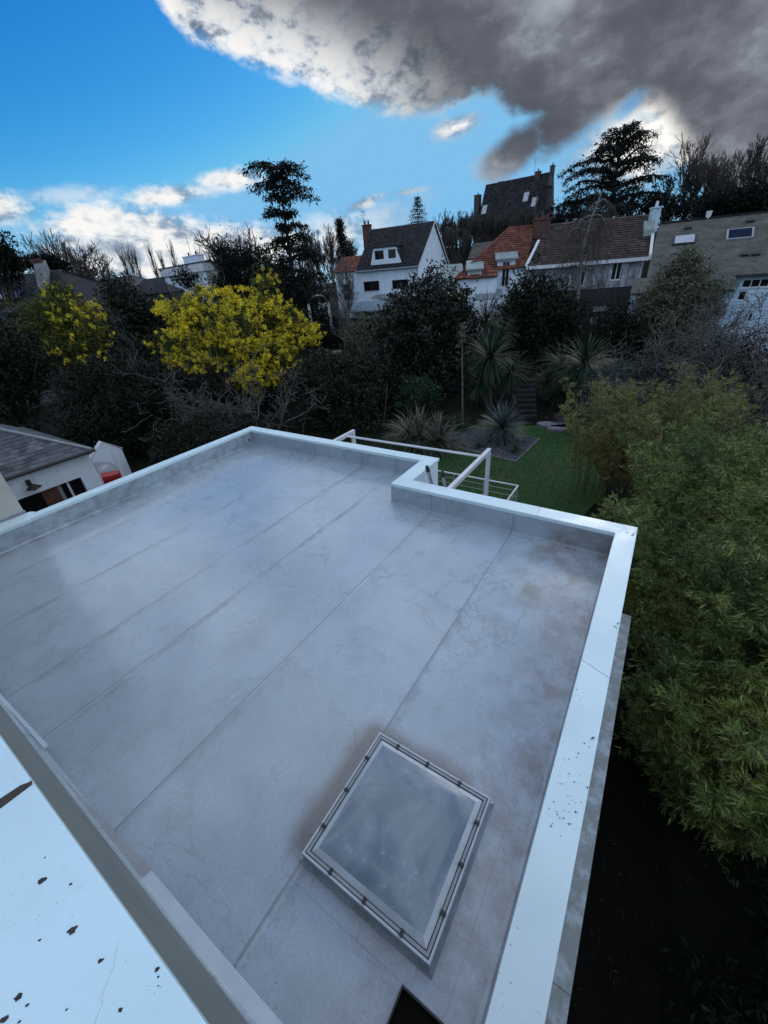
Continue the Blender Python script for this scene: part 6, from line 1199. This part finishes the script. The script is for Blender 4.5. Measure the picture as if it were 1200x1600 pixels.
# bamboo along the right side
def bamboo(label, centres, n, seed, m, H, lsz, perim, group='bamboo clumps along the right boundary', fans=4, zlow=.30, bunch=6):
    r = np.random.default_rng(seed); cx, cy = centres; t = tree_empty('bamboo_clump', label, 'bamboo', (cx, cy, GZ), group); sg = []; CC = []; DD = []
    bs = [(perim[0] * math.sqrt(r.random()) * math.cos(a), perim[1] * math.sqrt(r.random()) * math.sin(a), r.uniform(.84, 1.1)) for a in r.uniform(0, 6.283, bunch)]
    for i in range(n):
        bx, by, bh = bs[i % bunch]; a = r.uniform(0, 6.283); q = .38 * math.sqrt(r.random()); x, y = bx + q * math.cos(a), by + q * math.sin(a); h = H(cx + x, cy + y) * bh * r.uniform(.7, 1.08)
        ln = np.array([math.cos(a), math.sin(a)]) * r.uniform(.05, .34) + np.array([x / perim[0], y / perim[1]]) * .08; p = np.array([x, y, 0.]); rr = .013
        for j in range(10):
            f = (j + 1) / 10; q_ = np.array([x + ln[0] * h * f ** 2.2, y + ln[1] * h * f ** 2.2, h * (f - .12 * f ** 5)]); sg.append((*p, *q_, rr, rr * .88)); rr *= .88; p0 = p; p = q_
            if f > zlow:
                for k in range(fans):
                    c = p0 + (p - p0) * r.random(); o_ = unit(np.append(r.normal(size=2), .35)); L_ = r.uniform(.12, .5) * (1.2 - f * .75); b_ = c + o_ * L_; sg.append((*c, *b_, .004, .002))
                    for w_ in range(4): CC.append(c + o_ * L_ * (.45 + .2 * w_) + r.normal(size=3) * .04); DD.append(unit(o_ + r.normal(size=3) * .55) + np.array([0, 0, -.25]))
    CC = np.array(CC); DD = np.array(DD); nl = 10; P = np.repeat(CC, nl, 0) + r.normal(size=(len(CC) * nl, 3)) * .02; A = np.repeat(DD, nl, 0)
    tubes('culms', sg, 'culm', t, 3); dead = r.random(len(P)) < .06
    foliage('leaves', r, P[~dead], lsz, m, t, aspect=7.5, axis=A[~dead], spread=.45, svar=.35); foliage('dead_leaves', r, P[dead], lsz, 'L_dead', t, aspect=7, axis=A[dead] + np.array([0, 0, -.5]), spread=.4)
bamboo('golden olive bamboo clump at the left, beside the lawn', (-.1, 15.0), 120, 501, 'L_bamy', lambda x, y: 4.2, .085, (1.5, 1.8), bunch=7)
bamboo('green bamboo clump behind, along the right edge of the picture', (2.5, 12.2), 130, 502, 'L_bam', lambda x, y: 4.3, .095, (1.8, 2.0), bunch=8)
bamboo('bushy green bamboo clump by the far right corner of the roof', (1.95, 8.5), 165, 503, 'L_bam', lambda x, y: 4.1 + .25 * (x - 1), .09, (1.25, 2.1), bunch=10, zlow=.15)
bamboo('nearest green bamboo clump below the right parapet', (2.4, 5.7), 145, 504, 'L_bam', lambda x, y: 2.65 + .4 * (x - 1.4) + .25 * (y - 5), .095, (1.35, 1.7), bunch=9, zlow=.12)
bush('shaded_laurel', 'low dark leafy shrub in deep shade at the lower right, nearest the viewer', 'shrub', (3.0, 3.2, GZ), [], 0, 0, 0, 0, 'L_dark', 505) if False else None
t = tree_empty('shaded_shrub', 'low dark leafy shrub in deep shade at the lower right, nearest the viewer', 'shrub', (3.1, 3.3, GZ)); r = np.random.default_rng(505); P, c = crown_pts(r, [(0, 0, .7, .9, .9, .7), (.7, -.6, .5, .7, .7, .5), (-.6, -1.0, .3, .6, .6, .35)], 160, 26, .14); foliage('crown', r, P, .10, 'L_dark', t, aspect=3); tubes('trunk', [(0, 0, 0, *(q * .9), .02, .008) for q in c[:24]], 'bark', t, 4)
# leaves caught on the coping
for i, (x, y) in enumerate(((.19, 5.93), (.22, 5.95), (.17, 5.96), (-.55, 5.80), (-.48, 5.81), (-.62, 5.79), (.25, 3.95), (.26, 3.9), (.245, 2.5))):
    z = HP + .003 if x > 0 else .02; a = i * 1.3; c_, s_ = math.cos(a), math.sin(a); L_, W_ = .055, .007
    t = bpy.data.meshes.new('leaf'); t.from_pydata([(0, 0, 0), (L_ * .5 * c_ - W_ * s_, L_ * .5 * s_ + W_ * c_, .006), (L_ * c_, L_ * s_, .001), (L_ * .5 * c_ + W_ * s_, L_ * .5 * s_ - W_ * c_, .004)], [], [(0, 1, 2, 3)])
    o = link('fallen_leaf', t, 'L_magnolia'); o.location = (x, y, z); o['category'] = 'leaf'; o['group'] = 'fallen bamboo leaves on the roof'; o['label'] = ['dark bamboo leaf on the corner of the white coping, outermost of three', 'dark bamboo leaf on the corner of the white coping, middle of three', 'dark bamboo leaf on the corner of the white coping, innermost of three', 'dark bamboo leaf on the membrane near the outlet holes, middle one', 'dark bamboo leaf on the membrane closest to the outlet holes', 'dark bamboo leaf on the membrane farthest from the outlet holes', 'dark bamboo leaf on the right coping, upper of the pair at its outer edge', 'dark bamboo leaf on the right coping, lower of the pair at its outer edge', 'lone dark bamboo leaf on the right coping below the joint'][i]

r = np.random.default_rng(77); P = np.stack([r.uniform(.6, 5.5, 1900), r.uniform(-1, 7, 1900), GZ + .07 + r.random(1900) * .03], 1); g = foliage('leaf_litter', r, P, .08, 'L_litter', None, aspect=5, axis=np.array([0, 0, .05])); g['kind'] = 'stuff'
